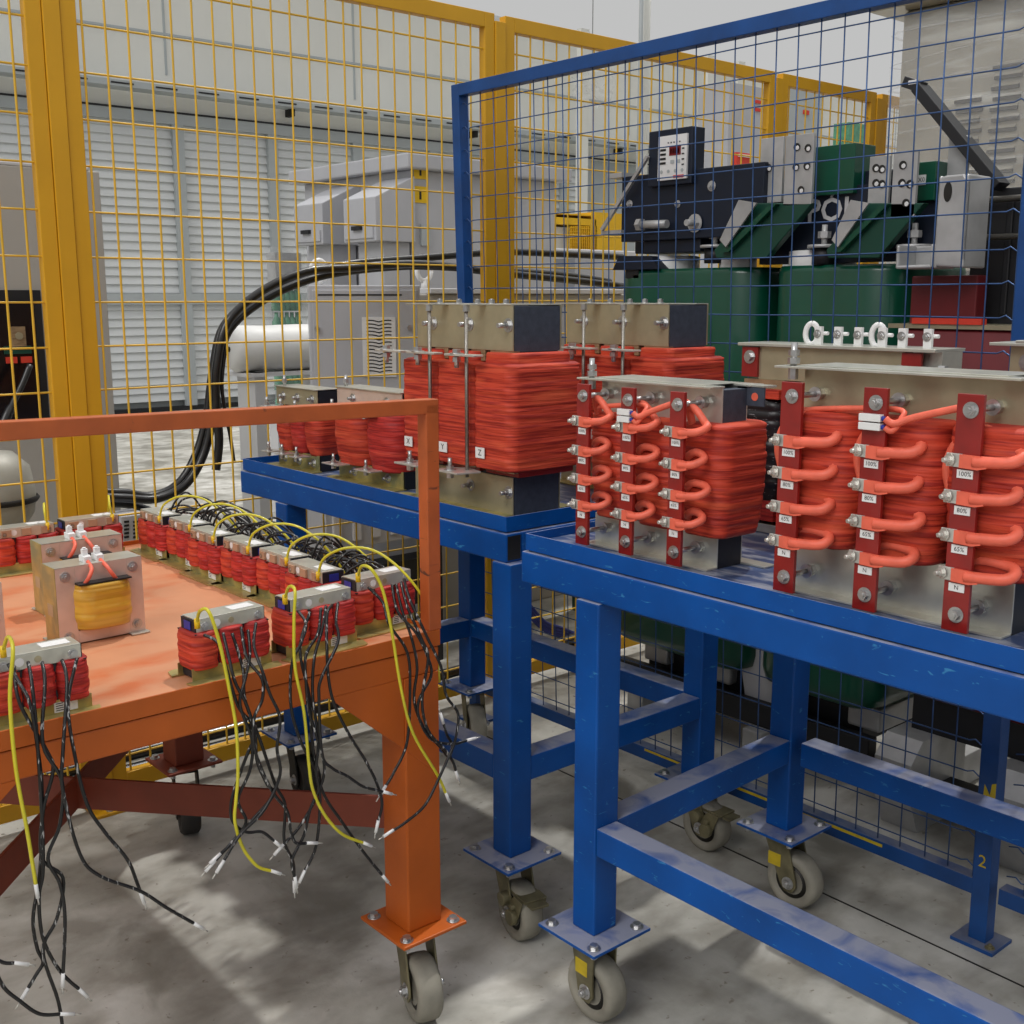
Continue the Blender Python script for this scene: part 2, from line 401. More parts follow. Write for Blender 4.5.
# ================================================================ BLUE FENCE
BY = 2.58
def bluefence(x0, x1, label, left=True, k0=-.035, k1=-.008):
    t = thing('blue_mesh_fence', label, 'fence', (x0, BY, 0), 0, 'panels of the blue mesh fence'); L_ = x1 - x0
    def sk(x): return k0 + (k1 - k0) * x / L_
    f = G()
    if left: f.box(0, .042, -.02, .02, -.02, 2.275, 'fenceblue', k0)
    f.box(L_ - .045, L_, -.022, .022, -.02, 2.275, 'fenceblue', k1)
    f.bar((.0 + k0 * 2.25 - .001, 0, 2.256), (L_ + k1 * 2.25, 0, 2.256), .0385, .040, 'fenceblue'); f.bar((.02 + k0 * .1, 0, .116), (L_ - .02, 0, .116), .04, .042, 'fenceblue')
    f.build('frame', t, .002)
    w = G(); z = .137 + .03
    while z < 2.23:
        a = k0 * z; e = L_ + k1 * z; zz = z + random.uniform(-.003, .003)
        pts = [(.03 + a, -.004, zz), (.052 + a, -.004, zz + .006), (.066 + a, -.004, zz - .005), (.085 + a, -.004, zz)]
        m = 8
        pts += [(.085 + a + (e - a - .17) * i / m, -.004, zz + random.uniform(-.0015, .0015)) for i in range(1, m)]
        pts += [(e - .085, -.004, zz), (e - .07, -.004, zz + .006), (e - .055, -.004, zz - .004), (e - .035, -.004, zz)]
        w.tube(pts, .0019, 5, 'meshblue', 1); z += .0785
    x = .075
    while x < L_ - .05:
        j = random.uniform(-.003, .003); q = sk(x)
        w.tube([(x + q * .12 + j, -.0075, .12), (x + q * .8, -.0075, .8), (x + q * 1.5 + j, -.0075, 1.5), (x + q * 2.25, -.0075, 2.25)], .0019, 5, 'meshblue', 2); x += .0662
    w.build('wire_mesh', t)
    for x in ((.02, L_ - .022) if left else (L_ - .022,)):
        b = G(); b.box(x - .055, x + .055, -.05, .05, -.03, -.02, 'fenceblue'); b.build('foot_plate', t, .001)
        b = G(); hexbolt(b, (x + .038, -.03, -.02), (0, 0, 1), .008, .005, .006, 'fork'); b.build('bolt', t)
    return t
bf = bluefence(-3.235, -1.19, 'long blue mesh fence panel standing behind the two blue carts')
g = G(); g.text('2', .045, (2.022, -.0225, .19), (1, 0, 0), (0, 0, 1), 'amber', .0008)
g.build('painted_number', bf)
g = G(); g.prism([(2.001, .30), (2.02, .285), (2.043, .275), (2.041, .31), (2.04, .40), (2.03, .395), (2.027, .365), (2.012, .39), (2.01, .335), (2.001, .325)], -.0235, -.0222, 'y', 'amber'); g.build('yellow_paint_mark', bf); g = G()
g.box(1.2, 1.75, -.0215, -.0203, .122, .130, 'amber'); g.box(.9, 1.05, -.0215, -.0203, .126, .133, 'amber')
g.build('yellow_paint_mark', bf)
bluefence(-1.188, -.1, 'blue mesh fence panel running off the right side beyond the numbered post', False, -.008, 0)

# ================================================================ CASTERS / CARTS
def caster(par, x, y, rz, brake=False, dark=False, trail=.042, ztop=.177, smudge=False, name='caster'):
    c = Matrix.Translation((x, y, 0)) @ Matrix.Rotation(rz, 4, 'Z'); fk = 'forkdk' if dark else 'fork'; R_ = .074
    def put(gg): gg.v = [tuple(c @ Vector((v[0], v[1], v[2] + FLZ if v[2] < .15 else v[2]))) for v in gg.v]; return gg
    f = G(); f.box(-.05, .05, -.045, .045, ztop - .006, ztop, 'forkdk'); f.cyl((0, 0, ztop - .02), (0, 0, ztop - .006), .036, 24, 'forkdk')
    f.box(-.032, .032, -.031, .031, ztop - .027, ztop - .02, fk)
    for s in (-1, 1):
        yy = s * .034
        f.prism([(-.034, ztop - .022), (.036, ztop - .022), (trail + .022, R_ + .012), (trail + .024, R_ - .006), (trail + .012, R_ - .024), (trail - .010, R_ - .024), (trail - .024, R_ - .006)], yy - .0025, yy + .0025, 'y', fk)
    if smudge: f.box(-.02, .018, -.0372, -.0364, .110, .145, 'amber')
    ob = put(f).build(name, par, .0015)
    w = G(); prof = [(.012, -.024), (.014, -.029), (.046, -.018), (.050, -.028), (.066, -.028), (.0725, -.021), (R_, -.008), (R_, .008), (.0725, .021), (.066, .028), (.050, .028), (.046, .018), (.014, .029), (.012, .024)]
    w.lathe(prof, (trail, 0, R_), (0, 1, 0), 40, 'rubberdk' if dark else 'rubber'); w.lathe([(.001, -.0295), (.0495, -.0185), (.0495, .0185), (.001, .0295)], (trail, 0, R_), (0, 1, 0), 28, 'forkdk')
    put(w).build('wheel', ob)
    for s in (-1, 1):
        a = G(); hexbolt(a, (trail, s * .0365, R_), (0, s, 0), .011, .009, .007); put(a).build('axle_bolt', ob)
    if brake:
        b = G(); b.box(trail + .0, trail + .075, -.03, .03, R_ + .055, R_ + .061, fk); b.prism([(trail - .01, R_ + .02), (trail + .03, R_ + .058), (trail + .07, R_ + .058), (trail + .05, R_ + .01), (trail + .03, R_ - .02)], -.036, -.032, 'y', fk)
        b.prism([(trail - .01, R_ + .02), (trail + .03, R_ + .058), (trail + .07, R_ + .058), (trail + .05, R_ + .01), (trail + .03, R_ - .02)], .032, .036, 'y', fk)
        b.cyl((trail + .03, -.045, R_ + .03), (trail + .03, .045, R_ + .03), .008, 12, fk); b.box(trail + .075, trail + .10, -.024, .024, R_ + .05, R_ + .056, fk)
        b.cyl((trail - .004, -.055, R_ + .04), (trail - .004, -.03, R_ + .04), .017, 14, fk); b.cyl((trail + .03, -.05, R_ + .005), (trail + .03, -.036, R_ + .005), .02, 14, fk)
        put(b).build('brake_pedal', ob, .001)
    return ob
def leg(par, x0, x1, y0, y1, ztop, m, pw=.09, caprz=0, zp=.185, **kw):
    cx, cy = (x0 + x1) / 2, (y0 + y1) / 2
    l = G().box(x0, x1, y0, y1, zp, ztop, m).build('leg', par, .004)
    mp = kw.pop('mp', m)
    G().box(cx - pw, cx + pw, cy - pw, cy + pw, zp - .008, zp, mp).build('foot_plate', l, .002)
    for i, (sx, sy) in enumerate(((-1, -1), (1, -1), (1, 1), (-1, 1))):
        b = G(); q = pw - .022
        hexbolt(b, (cx + sx * q, cy + sy * q, zp), (0, 0, 1), .0095, .008, 0); b.cyl((cx + sx * q, cy + sy * q, zp - .022), (cx + sx * q, cy + sy * q, zp - .008), .008, 6, 'bolt', smooth=False)
        b.build('plate_bolt', l)
    caster(par, cx, cy, caprz, ztop=zp - .008, **kw)
    return l

def bluecart(label, x0, x1, y0, y1, legx, legy, lw, fl, lip=.02, cast=None, floorz=1.02, sk=0):
    t = thing('blue_cart', label, 'cart', ((x0 + x1) / 2, (y0 + y1) / 2, 0), 0, 'blue steel carts', local=False)
    f = G(); zt, zb = 1.0, .93
    f.box(x0, x1, y0, y0 + .05, zb, zt, 'blue'); f.box(x0, x1, y1 - .05, y1, zb, zt, 'blue')
    f.box(x0, x0 + .05, y0 + .05, y1 - .05, zb, zt, 'blue'); f.box(x1 - .05, x1, y0 + .05, y1 - .05, zb, zt, 'blue')
    f.box((x0 + x1) / 2 - .03, (x0 + x1) / 2 + .03, y0 + .05, y1 - .05, zb, zt - .002, 'blue')
    f.build('frame', t, .004)
    G().box(x1 - .001, x1 + .0006, y0 + .005, y0 + .045, zb + .006, zt - .006, 'ink').build('open_tube_end', t); G().box(x0 - .0006, x0 + .001, y0 + .005, y0 + .045, zb + .006, zt - .006, 'ink').build('open_tube_end', t)
    a = .010
    p = G(); p.box(x0 + a, x1 - a, y0 + a, y1 - a, floorz - .004, floorz, 'tray')
    for b in ((x0 + a, x1 - a, y0 + a - .003, y0 + a), (x0 + a, x1 - a, y1 - a, y1 - a + .003), (x0 + a - .003, x0 + a, y0 + a - .003, y1 - a + .003), (x1 - a, x1 - a + .003, y0 + a - .003, y1 - a + .003)):
        p.box(*b, 1.003, 1.04, 'blue')
    p.build('tray', t, .0008)
    n = 0
    for lx in legx:
        for ly in legy:
            if ly == legy[1] and sk: lx = lx + sk
            leg(t, lx, lx + lw[0], ly, ly + lw[1], zb, 'blue', .088, **(cast[n] if cast else {})); n += 1
    X0, X1, Y0, Y1 = legx[0], legx[-1], legy[0], legy[-1]
    for ly in legy: G().box(X0 + lw[0], X1, ly + .002, ly + lw[1] - .006, .373, .437, 'blue').build('stretcher', t, .004)
    for lx in legx: G().bar((lx + lw[0] / 2, Y0 + lw[1], .403), (lx + lw[0] / 2 + sk, Y1, .403), lw[0] - .006, .064, 'blue').build('stretcher', t, .004)
    return t
c_back = bluecart('blue steel cart behind, carrying the large coils lettered X, Y and Z', -3.33, -2.005, 1.70, 2.50, [-3.10, -2.052], [1.695, 2.405], (.068, .070), 0,
    cast=[dict(caprz=-.15, dark=True), dict(caprz=-.45), dict(caprz=-.2, brake=True), dict(caprz=.0, brake=True)])
c_front = bluecart('blue steel cart in front, carrying two transformers with red terminal boards', -1.85, -.28, 1.612, 2.42, [-1.668, -.54], [1.605, 2.335], (.068, .070), 0,
    cast=[dict(caprz=-.03, smudge=True, trail=.012), dict(caprz=.05, smudge=True), dict(caprz=0.), dict(caprz=.3)], sk=-.028)

# ---------------------------------------------------------------- orange table
ot = thing('orange_table_cart', 'orange steel table on casters covered with small red coil transformers', 'work table', (-2.5, .83, 0), local=False)
g = G(); g.box(-3.165, -1.874, .264, 1.398, .838, .845, 'orangetop'); g.build('table_top', ot)
g = G()
for b in ((-1.874, -1.870, .26, 1.402), (-3.170, -3.165, .26, 1.402)): g.box(*b, .822, .857, 'orange')
for b in ((-3.165, -1.874, .26, .264), (-3.165, -1.874, 1.398, 1.402)): g.box(*b, .822, .857, 'orange')
g.build('table_lip', ot, .001)
g = G(); g.box(-1.93, -1.873, .265, 1.40, .765, .820, 'orange'); g.box(-3.167, -3.11, .265, 1.40, .765, .820, 'orange')
g.box(-3.11, -1.93, 1.345, 1.40, .765, .820, 'orange'); g.box(-3.11, -1.93, .265, .32, .765, .820, 'orange')
g.build('apron', ot, .004)
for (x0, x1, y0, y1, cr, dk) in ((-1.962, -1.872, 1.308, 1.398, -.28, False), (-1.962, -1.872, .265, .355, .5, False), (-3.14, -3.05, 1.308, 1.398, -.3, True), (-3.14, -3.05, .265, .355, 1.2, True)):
    leg(ot, x0, x1, y0, y1, .765, 'orange' if not dk else 'orangedk', .085, caprz=cr, mp='orange' if not dk else 'orangedk', dark=dk, trail=.045)
for (x, s, y) in ((-1.8735, -1, 1.308), (-1.8735, 1, .355)):
    g = G(); g.prism([(y, .766), (y + s * .18, .766), (y, .61)], x - .006, x, 'x', 'orange')
    g.prism([(y, .766), (y - s * .088, .766), (y - s * .088, .53), (y, .61)], x, x + .003, 'x', 'orange'); g.build('gusset', ot, .001)
g = G(); g.bar((-1.935, 1.335, .437), (-3.07, .33, .437), .008, .075, 'orangedk'); g.build('cross_brace', ot, .001)
g = G(); g.bar((-1.935, .33, .437), (-3.07, 1.335, .437), .008, .075, 'orangedk'); g.build('cross_brace', ot, .001)
for ya in (1.374, .262): G().box(-1.903, -1.871, ya, ya + .032, .857, 1.335, 'rail').build('rail_post', ot, .002)
g = G(); g.bar((-1.887, 1.406, 1.330), (-1.887, .262, 1.347), .032, .03, 'rail'); g.build('top_rail', ot, .002)

# ================================================================ SMALL THREE-COIL TRANSFORMERS
def mini(label, loc, rz, marked=True, seed=0):
    """long side faces local +x, length along y"""
    t = thing('small_transformer', label, 'transformer', loc, rz, 'small three-coil transformers on the orange table')
    g = G()
    for s in (-1, 1):
        g.prism([(s * .028, -.098), (s * .058, -.090), (s * .062, -.080), (s * .062, .080), (s * .058, .090), (s * .028, .098)], 0, .0025, 'z', 'chromate')
        g.box(s * .026, s * .028, -.085, .085, .0, .026, 'chromate')
    g.build('foot_bracket', t)
    G().box(-.026, .026, -.075, .075, .003, .026, 'coredark').box(-.026, .026, -.074, .074, .092, .116, 'coredark').box(-.024, .024, -.072, .072, .026, .092, 'coredark').build('core', t)
    for k, y in enumerate((-.056, 0, .056)):
        G().coil(0, y, .078, .054, .022, .094, .022, 7, 'tapedark' if k != 0 else 'tape', seed * 3 + k, .002, .0006, 40).build('coil', t)
    c = G(); c.box(-.024, .028, -.072, .072, .1165, .119, 'galv'); c.box(.0262, .0282, -.072, .072, .092, .1165, 'galv'); c.box(-.0282, -.0262, -.072, .072, .092, .1165, 'galv')
    c.build('top_clamp', t, .0006)
    G().box(-.034, .034, -.078, -.030, .0905, .0925, 'ink').box(-.034, .034, .05, .078, .0905, .0925, 'ink').build('insulation_sheet', t)
    for y in (-.055, .058):
        b = G(); hexbolt(b, (.0282, y, .103), (1, 0, 0), .0055, .004, .002); b.build('bolt', t)
    b = G(); b.cyl((.0284, .0, .105), (.0292, .0, .105), .006, 16, 'cream'); b.build('clamp_rivet', t)
    b = G(); b.cyl((.0284, -.03, .105), (.0290, -.03, .105), .0075, 20, 'white'); b.build('round_sticker', t)
    b = G(); b.box(-.012, .012, -.0760, -.0752, .096, .112, 'bluedot'); b.build('blue_sticker', t)
    b = G(); b.box(.0285, .029, .02, .06, .004, .022, 'white')
    for k in range(4): b.box(.0291, .0293, .023, .036, .007 + k * .004, .0085 + k * .004, 'ink')
    b.build('rating_label', t)
    b = G(); b.box(-.014, .014, .012, .06, .1192, .1195, 'white'); b.build('top_label', t)
    return t
def sleeve_end(par, p, d, ln=.022):
    d = Vector(d).normalized(); p = Vector(p)
    g = G(); g.cyl(p - d * .004, p + d * ln, .0034, 8, 'white'); g.cyl(p + d * ln, p + d * (ln + .012), .0014, 6, 'lug')
    return g.build('end_sleeve', par)
WXF = -1.822   # plane just clear of the table's front edge in which the leads hang
def lead(par, px, kind, seed=0, sleeve=True, depth=0.):
    pts = []
    n = len(px)
    for i, (x, y) in enumerate(px):
        t = min(1, i / 2.2); X = (-1.888 * (1 - t) + (WXF + depth) * t)
        pts.append(at(x, y, X=X))
    low = pts[-1]
    g = G()
    if kind == 'yellow': g.tube(pts, .0032, 8, 'yelw', 6); nm = 'ground_lead'
    else: g.tube(pts, .0031, 7, 'blackmark', 6); nm = 'black_lead'
    ob = g.build(nm, par)
    if sleeve: sleeve_end(ob, pts[-1], pts[-1] - pts[-2])
    if kind == 'yellow':
        h = G(); p = pts[0]; h.cyl(p - Vector((0, 0, .012)), p + Vector((0, 0, .006)), .0052, 10, 'yelterm'); h.build('crimp_terminal', ob)
    return ob

ZT = .846
F = []
def front(label, y, x, rz, seed): 
    t = mini(label, (x, y, ZT), rz, True, seed); LOCAL.discard(t.name); F.append(t); return t
# parts of the front row are finished locally first, leads are then given in world metres
front('leftmost of the four small transformers along the front table edge', .592, -1.945, -.02, 1)
front('second from left of the four small transformers along the front table edge', .948, -1.952, .06, 2)
front('third from left of the four small transformers along the front table edge', 1.152, -1.963, .05, 3)
front('small red coil transformer beside the orange rail post at the table corner', 1.338, -2.012, .05, 4)
Y1 = [(3, 650), (8, 637), (13, 650), (10, 700), (16, 770), (27, 830), (36, 886)]
L1 = [[(8, 664), (20, 684), (30, 704), (37, 744), (42, 794), (40, 871), (33, 918), (37, 948), (43, 962), (36, 975), (27, 990)],
      [(28, 662), (32, 684), (37, 737), (42, 818), (43, 871), (39, 898), (43, 938), (60, 971), (80, 990)],
      [(42, 662), (45, 684), (43, 744), (62, 781), (60, 824), (48, 858), (60, 884), (65, 918), (63, 975)],
      [(62, 660), (67, 684), (63, 751), (63, 791), (80, 854), (100, 876), (140, 891), (167, 908), (195, 924)],
      [(77, 658), (68, 704), (75, 757), (87, 804), (104, 831), (127, 859), (136, 880), (141, 894)],
      [(14, 666), (20, 704), (47, 751), (53, 771), (43, 811), (42, 858), (63, 878), (57, 918), (43, 951), (58, 1000), (63, 1030)],
      [(-30, 668), (-34, 720), (-30, 830), (-14, 930), (0, 981), (20, 1001), (40, 1014), (62, 1014)],
      [(-34, 668), (-40, 720), (-38, 840), (-20, 940), (0, 961), (16, 963)]]
Y2 = [(197, 622), (200, 611), (209, 612), (220, 645), (229, 688), (236, 727), (238, 772), (236, 800), (235, 822), (243, 848), (257, 866), (272, 871)]
L2 = [[(204, 635), (218, 643), (226, 667), (238, 706), (250, 721), (256, 733), (247, 755), (236, 785), (231, 805), (233, 822), (246, 832), (262, 832), (275, 842)],
      [(223, 633), (229, 658), (235, 682), (247, 706), (255, 734), (257, 761), (267, 784), (274, 794), (254, 818), (234, 841), (219, 855)],
      [(241, 627), (247, 658), (262, 679), (262, 700), (254, 718), (254, 745), (262, 770), (274, 794), (287, 811), (291, 832), (296, 843), (308, 843)],
      [(256, 623), (254, 646), (262, 670), (270, 694), (280, 718), (277, 748), (280, 775), (264, 810), (240, 835), (223, 862)],
      [(232, 633), (243, 670), (245, 700), (260, 740), (275, 784), (285, 805), (284, 840), (293, 862), (294, 882)],
      [(248, 630), (250, 655), (245, 680), (240, 705), (252, 740), (250, 770), (238, 800), (246, 822), (232, 842), (214, 862)]]
Y3 = [(285, 598), (289, 587), (295, 591), (294, 621), (295, 667), (304, 712), (309, 765), (313, 790), (324, 814), (342, 834), (364, 843)]
L3 = [[(298, 611), (306, 624), (301, 643), (292, 664), (291, 706), (301, 742), (318, 775), (316, 797), (300, 826), (282, 846)],
      [(321, 608), (318, 633), (306, 655), (306, 682), (309, 712), (318, 742), (316, 770), (320, 800), (316, 846), (304, 872)],
      [(332, 605), (327, 615), (327, 652), (329, 682), (335, 706), (350, 736), (365, 760), (377, 784), (382, 804), (378, 822)],
      [(338, 603), (336, 621), (338, 642), (321, 679), (319, 700), (322, 754), (332, 768), (347, 776), (362, 786), (376, 790), (384, 792)],
      [(310, 612), (300, 650), (310, 700), (312, 740), (322, 790), (342, 822), (365, 854), (383, 876)],
      [(326, 606), (322, 630), (314, 660), (313, 700), (320, 742), (324, 775), (310, 810), (304, 835), (292, 860), (295, 878)]]
Y4 = [(358, 576), (362, 566), (372, 570), (383, 591), (392, 633), (401, 688), (413, 733), (438, 776), (446, 794)]
L4 = [[(368, 587), (383, 603), (389, 624), (407, 652), (410, 688), (407, 742), (394, 772), (385, 787)],
      [(392, 585), (398, 612), (416, 633), (428, 658), (431, 676), (419, 700), (419, 718), (431, 739), (452, 744), (468, 740)],
      [(401, 582), (407, 606), (422, 640), (428, 658), (422, 700), (428, 730), (445, 750), (453, 762), (456, 772)],
      [(404, 579), (410, 600), (426, 635), (441, 667), (446, 695), (458, 714), (455, 741), (448, 758), (439, 778), (425, 805), (406, 822), (392, 831)],
      [(396, 584), (402, 610), (412, 640), (417, 668), (414, 700), (424, 728), (441, 748), (449, 757), (452, 745), (447, 735), (443, 722)]]
for t, yl, ll in zip(F, (Y1, Y2, Y3, Y4), (L1, L2, L3, L4)):
    lead(t, yl, 'yellow')
    for k, px in enumerate(ll): lead(t, px, 'black', k, depth=.006 * (k % 4) - .008)

rowl = ['farthest small transformer in the row along the table side', 'second farthest small transformer in the row along the table side', 'third farthest small transformer in the row along the table side',
        'fourth small transformer from the far end of the side row', 'second nearest small transformer in the row along the table side', 'nearest small transformer in the row along the table side']
rowx = [-3.0, -2.83, -2.66, -2.495, -2.327, -2.16]
for k, (x, l) in enumerate(zip(rowx, rowl)):
    # rz=-90deg: local +x looks to world -y, local -y end to world -x ; flip so the stickered end looks to +x
    t = mini(l, (x, 1.285 + .01 * math.sin(k * 2.1), ZT), -PI / 2, True, 10 + k)
    for ch in t.children:
        if ch.name.startswith('blue_sticker'):
            for v in ch.data.vertices: v.co.y = -v.co.y
    # copper coloured blocks on the visible side
    for y in (-.05, 0.0, .05): G().box(.0284, .034, y - .012, y + .012, .096, .114, 'copper').build('insulator_block', t)
    rnd = random.Random(50 + k)
    ye = .06
    g = G(); g.tube([(.03, ye, .112), (.02, ye + .012, .150), (-.01, ye + .06, .176), (-.06, ye + .10, .165), (-.10, ye + .16, .11), (-.13, ye + .19, .03), (-.145, ye + .20, -.12)], .0030, 8, 'yelw', 6)
    ob = g.build('ground_lead', t); G().cyl((.03, ye, .100), (.03, ye, .118), .005, 10, 'yelterm').build('crimp_terminal', ob)
    for j in range(7):
        y0 = -.06 + j * .02; a = rnd.uniform(.0, .22); h = rnd.uniform(.10, .15)
        g = G(); g.tube([(-.03, y0, .094), (-.05, y0 + .01, h), (-.085, y0 + a * .5, h + rnd.uniform(-.01, .02)), (-.125, y0 + a, h - rnd.uniform(.03, .07)), (-.14, y0 + a + .03, .02), (-.145, y0 + a + .03, -.15 - rnd.uniform(0, .1))], .0028, 6, 'blackmark', 5)
        g.build('black_lead', t)
for k, (y, x, l) in enumerate(((.93, -3.055, 'small red coil transformer at the far table edge, left of its twin'), (1.105, -3.06, 'small red coil transformer at the far table edge under the yellow post'))):
    t = mini(l, (x, y, ZT), 0, True, 20 + k)
    for yy in (-.05, 0.0, .05): G().box(.0284, .034, yy - .012, yy + .012, .096, .114, 'copper').build('insulator_block', t)
    g = G(); g.tube([(.03, .055, .116), (.03, .05, .15), (0.0, .06, .168), (-.04, .075, .14), (-.08, .08, .05)], .003, 8, 'yelw', 6); ob = g.build('ground_lead', t)
    G().cyl((.03, .055, .102), (.03, .055, .122), .005, 10, 'yelterm').build('crimp_terminal', ob)

# ================================================================ SINGLE-COIL FRAME TRANSFORMERS
def framet(label, loc, rz=0.):
    t = thing('frame_transformer', label, 'transformer', loc, rz, 'amber coil frame transformers')
    H = .165; W = .091
    g = G(); g.box(-.032, .032, -W, -W + .042, 0, H - .003, 'core'); g.box(-.032, .032, W - .034, W, 0, H - .003, 'core')
    g.box(-.032, .032, -W, W, H - .040, H - .003, 'core'); g.box(-.032, .032, -W + .042, W - .034, .002, .030, 'core'); g.build('core', t)
    b = G()
    b.box(.033, .035, -W, -W + .040, 0, H, 'pinksteel'); b.box(.033, .035, W - .032, W, 0, H, 'pinksteel'); b.box(.033, .035, -W + .04, W - .032, H - .040, H, 'pinksteel')
    b.box(.033, .035, -W + .04, W - .032, .002, .028, 'pinksteel')
    b.box(-.035, -.033, -W, W, 0, H, 'pinksteel'); b.box(-.035, .035, -W, W, H - .002, H, 'galv')
    b.box(-.035, .035, -W - .001, -W + .001, 0, H, 'chromate'); b.box(-.035, .035, W - .001, W + .001, 0, H, 'pinksteel')
    b.box(.033, .052, W - .036, W + .004, 0, .003, 'galv'); b.box(.033, .05, -W - .004, -W + .036, 0, .003, 'galv'); b.box(-.052, -.033, W - .036, W + .004, 0, .003, 'galv'); b.box(-.052, -.033, -W - .004, -W + .036, 0, .003, 'galv')
    b.build('frame_bracket', t, .0006)
    G().coil(.008, .004, .106, .116, .030, .128, .036, 6, 'tapeyel', 3, .004, .0008, 48).build('coil', t)
    G().box(-.03, .06, -.052, .058, .127, .130, 'ink').build('insulation_sheet', t)
    for y, z in ((-W + .02, .018), (W - .017, .02), (-W + .02, H - .02), (W - .02, H - .02)):
        q = G(); hexbolt(q, (.035, y, z), (1, 0, 0), .007, .005, .004); q.build('bolt', t)
    for y in (-.016, .010):
        q = G(); q.box(-.006, .012, y - .009, y + .009, H, H + .013, 'white'); q.box(-.002, .008, y - .006, y + .006, H + .013, H + .026, 'white'); q.cyl((.003, y, H + .026), (.003, y, H + .029), .004, 10, 'white')
        q.box(.012, .02, y - .008, y + .008, H - .006, H + .012, 'white'); tb = q.build('terminal_block', t, .001)
        q = G(); q.tube([(.016, y, H + .002), (.045, y * 1.2, H - .008), (.055, y * 1.8, H - .022), (.048, y * 2.5 + .004, .128)], .0042, 8, 'sleeve', 5); q.build('red_lead', t)
    G().box(-.015, .015, -W - .0016, -W - .0008, .06, .085, 'cream').build('side_label', t)
    return t
f0 = framet('foremost frame transformer with a single amber coil and white terminals', (-2.335, .845, ZT), .02)
dup(f0, (-2.59, .905, ZT), .0, 'frame transformer standing just behind the foremost amber coil one')
dup(f0, (-2.29, .548, ZT), .0, 'frame transformer cut off by the left picture edge, only its side showing')

# ================================================================ LARGE TRANSFORMERS ON THE BLUE CARTS
ZC = 1.0205
def bigxyz(label, loc):
    """origin: base centre of coil set; length along x, visible long side -y"""
    t = thing('large_transformer', label, 'transformer', loc, 0, 'large three-phase transformers on the rear cart')
    xl, xr = -.205, .18; y0, y1 = -.075, .08   # core
    g = G(); g.box(xl, xr, y0 + .004, y1 - .004, .0, .100, 'core'); g.box(xl, xr, y0 + .004, y1 - .004, .40, .508, 'core')
    for x in (-.15, 0, .15): g.box(x - .03, x + .03, y0 + .01, y1 - .01, .1, .40, 'coredark')
    g.build('core', t)
    b = G()
    for s, yy in ((-1, y0), (1, y1)):
        b.box(xl - .02, xr, yy - .002, yy + .002, 0, .095, 'cream'); b.box(xl - .06, xr + .0, yy, yy + s * .045, 0, .004, 'chromate')
    b.build('bottom_clamp', t, .0006)
    b = G()
    for s, yy in ((-1, y0), (1, y1)): b.box(xl - .0, xr, yy - .0025, yy + .0025, .402, .510, 'cream')
    b.box(xl - .05, xr - .002, y0 - .004, y0 + .05, .510, .513, 'galv'); b.box(xl - .05, xr - .002, y1 - .05, y1 + .004, .510, .513, 'galv')
    b.build('top_clamp', t, .0006)
    for x in (-.205, -.13, -.055, .02, .095):
        G().box(x, x + .055 if x < .09 else xr, y0 - .001, y0 + .02, .375, .402, 'wood').build('wood_spacer', t)
    for k, x in enumerate((-.15, 0, .15)):
        c = G().coil(x, -.002, .150, .238, .115, .373, .028, 17, 'tape', 31 + k, .002, .0008).build('coil', t)
        G().coil(x, -.002, .118, .19, .34, .398, .02, 3, 'tape', 41 + k, 0, .0006, 40).build('inner_winding', t)
        q = G(); q.box(x - .052, x - .018, -.1275, -.1255, .142, .168, 'white'); q.text('XYZ'[k], .021, (x - .035, -.1275, .155), (1, 0, 0), (0, 0, 1)); q.build('letter_tag', c)
        G().box(x - .062, x + .062, -.085, .095, .100, .116, 'board').box(x - .06, x + .06, -.098, -.085, .110, .115, 'cream').build('base_spacer', t)
        q = G(); hexbolt(q, (x + .015, y0 - .0025, .463), (0, -1, 0), .011, .008, .026); q.build('clamp_bolt', t)
        q = G(); hexbolt(q, (x + .015, y0 - .002, .058), (0, -1, 0), .010, .006, .022); q.build('clamp_bolt', t)
    for x in (-.135, .075, -.055, .02, .13):
        q = G(); hexbolt(q, (x, y0 + .02, .513), (0, 0, 1), .008, .009, .003); q.build('top_bolt', t)
    for x in (-.08, .07):
        q = G(); q.cyl((x, -.131, .09), (x, -.131, .51), .0048, 10, 'rod'); q.cyl((x, -.131, .495), (x, -.131, .51), .009, 6, 'bolt', smooth=False); q.build('tie_rod', t)
        q = G(); q.box(x - .012, x + .012, -.138, y0, .510, .5125, 'galv'); q.build('rod_strap', t)
    for x in (-.215, -.075, .085):
        q = G(); q.box(x - .062, x + .055, -.165, -.135, .389, .394, 'lug'); q.build('terminal_bar', t, .001)
        q = G(); hexbolt(q, (x - .03, -.15, .394), (0, 0, 1), .011, .009, 0); q.cyl((x - .03, -.15, .36), (x - .03, -.15, .389), .006, 10, 'bolt'); q.cyl((x - .03, -.15, .374), (x - .03, -.15, .386), .011, 6, 'bolt', smooth=False); q.build('terminal_bolt', t)
    for x in (-.13, .04):
        q = G(); q.prism([(x - .04, -.185), (x + .055, -.185), (x + .07, -.12), (x + .0, -.10), (x - .03, -.13)], .103, .108, 'z', 'lug'); q.build('terminal_bar', t, .001)
        q = G(); hexbolt(q, (x, -.162, .108), (0, 0, 1), .010, .008, .022); q.cyl((x, -.162, .088), (x, -.162, .103), .010, 6, 'bolt', smooth=False); q.build('terminal_bolt', t)
    return t
bA = bigxyz('large transformer at the cart corner, orange coils lettered X Y and Z', (-2.267, 1.868, ZC))
dup(bA, (-2.20, 2.345, ZC), 0, 'large transformer behind the lettered one, only its top half showing')

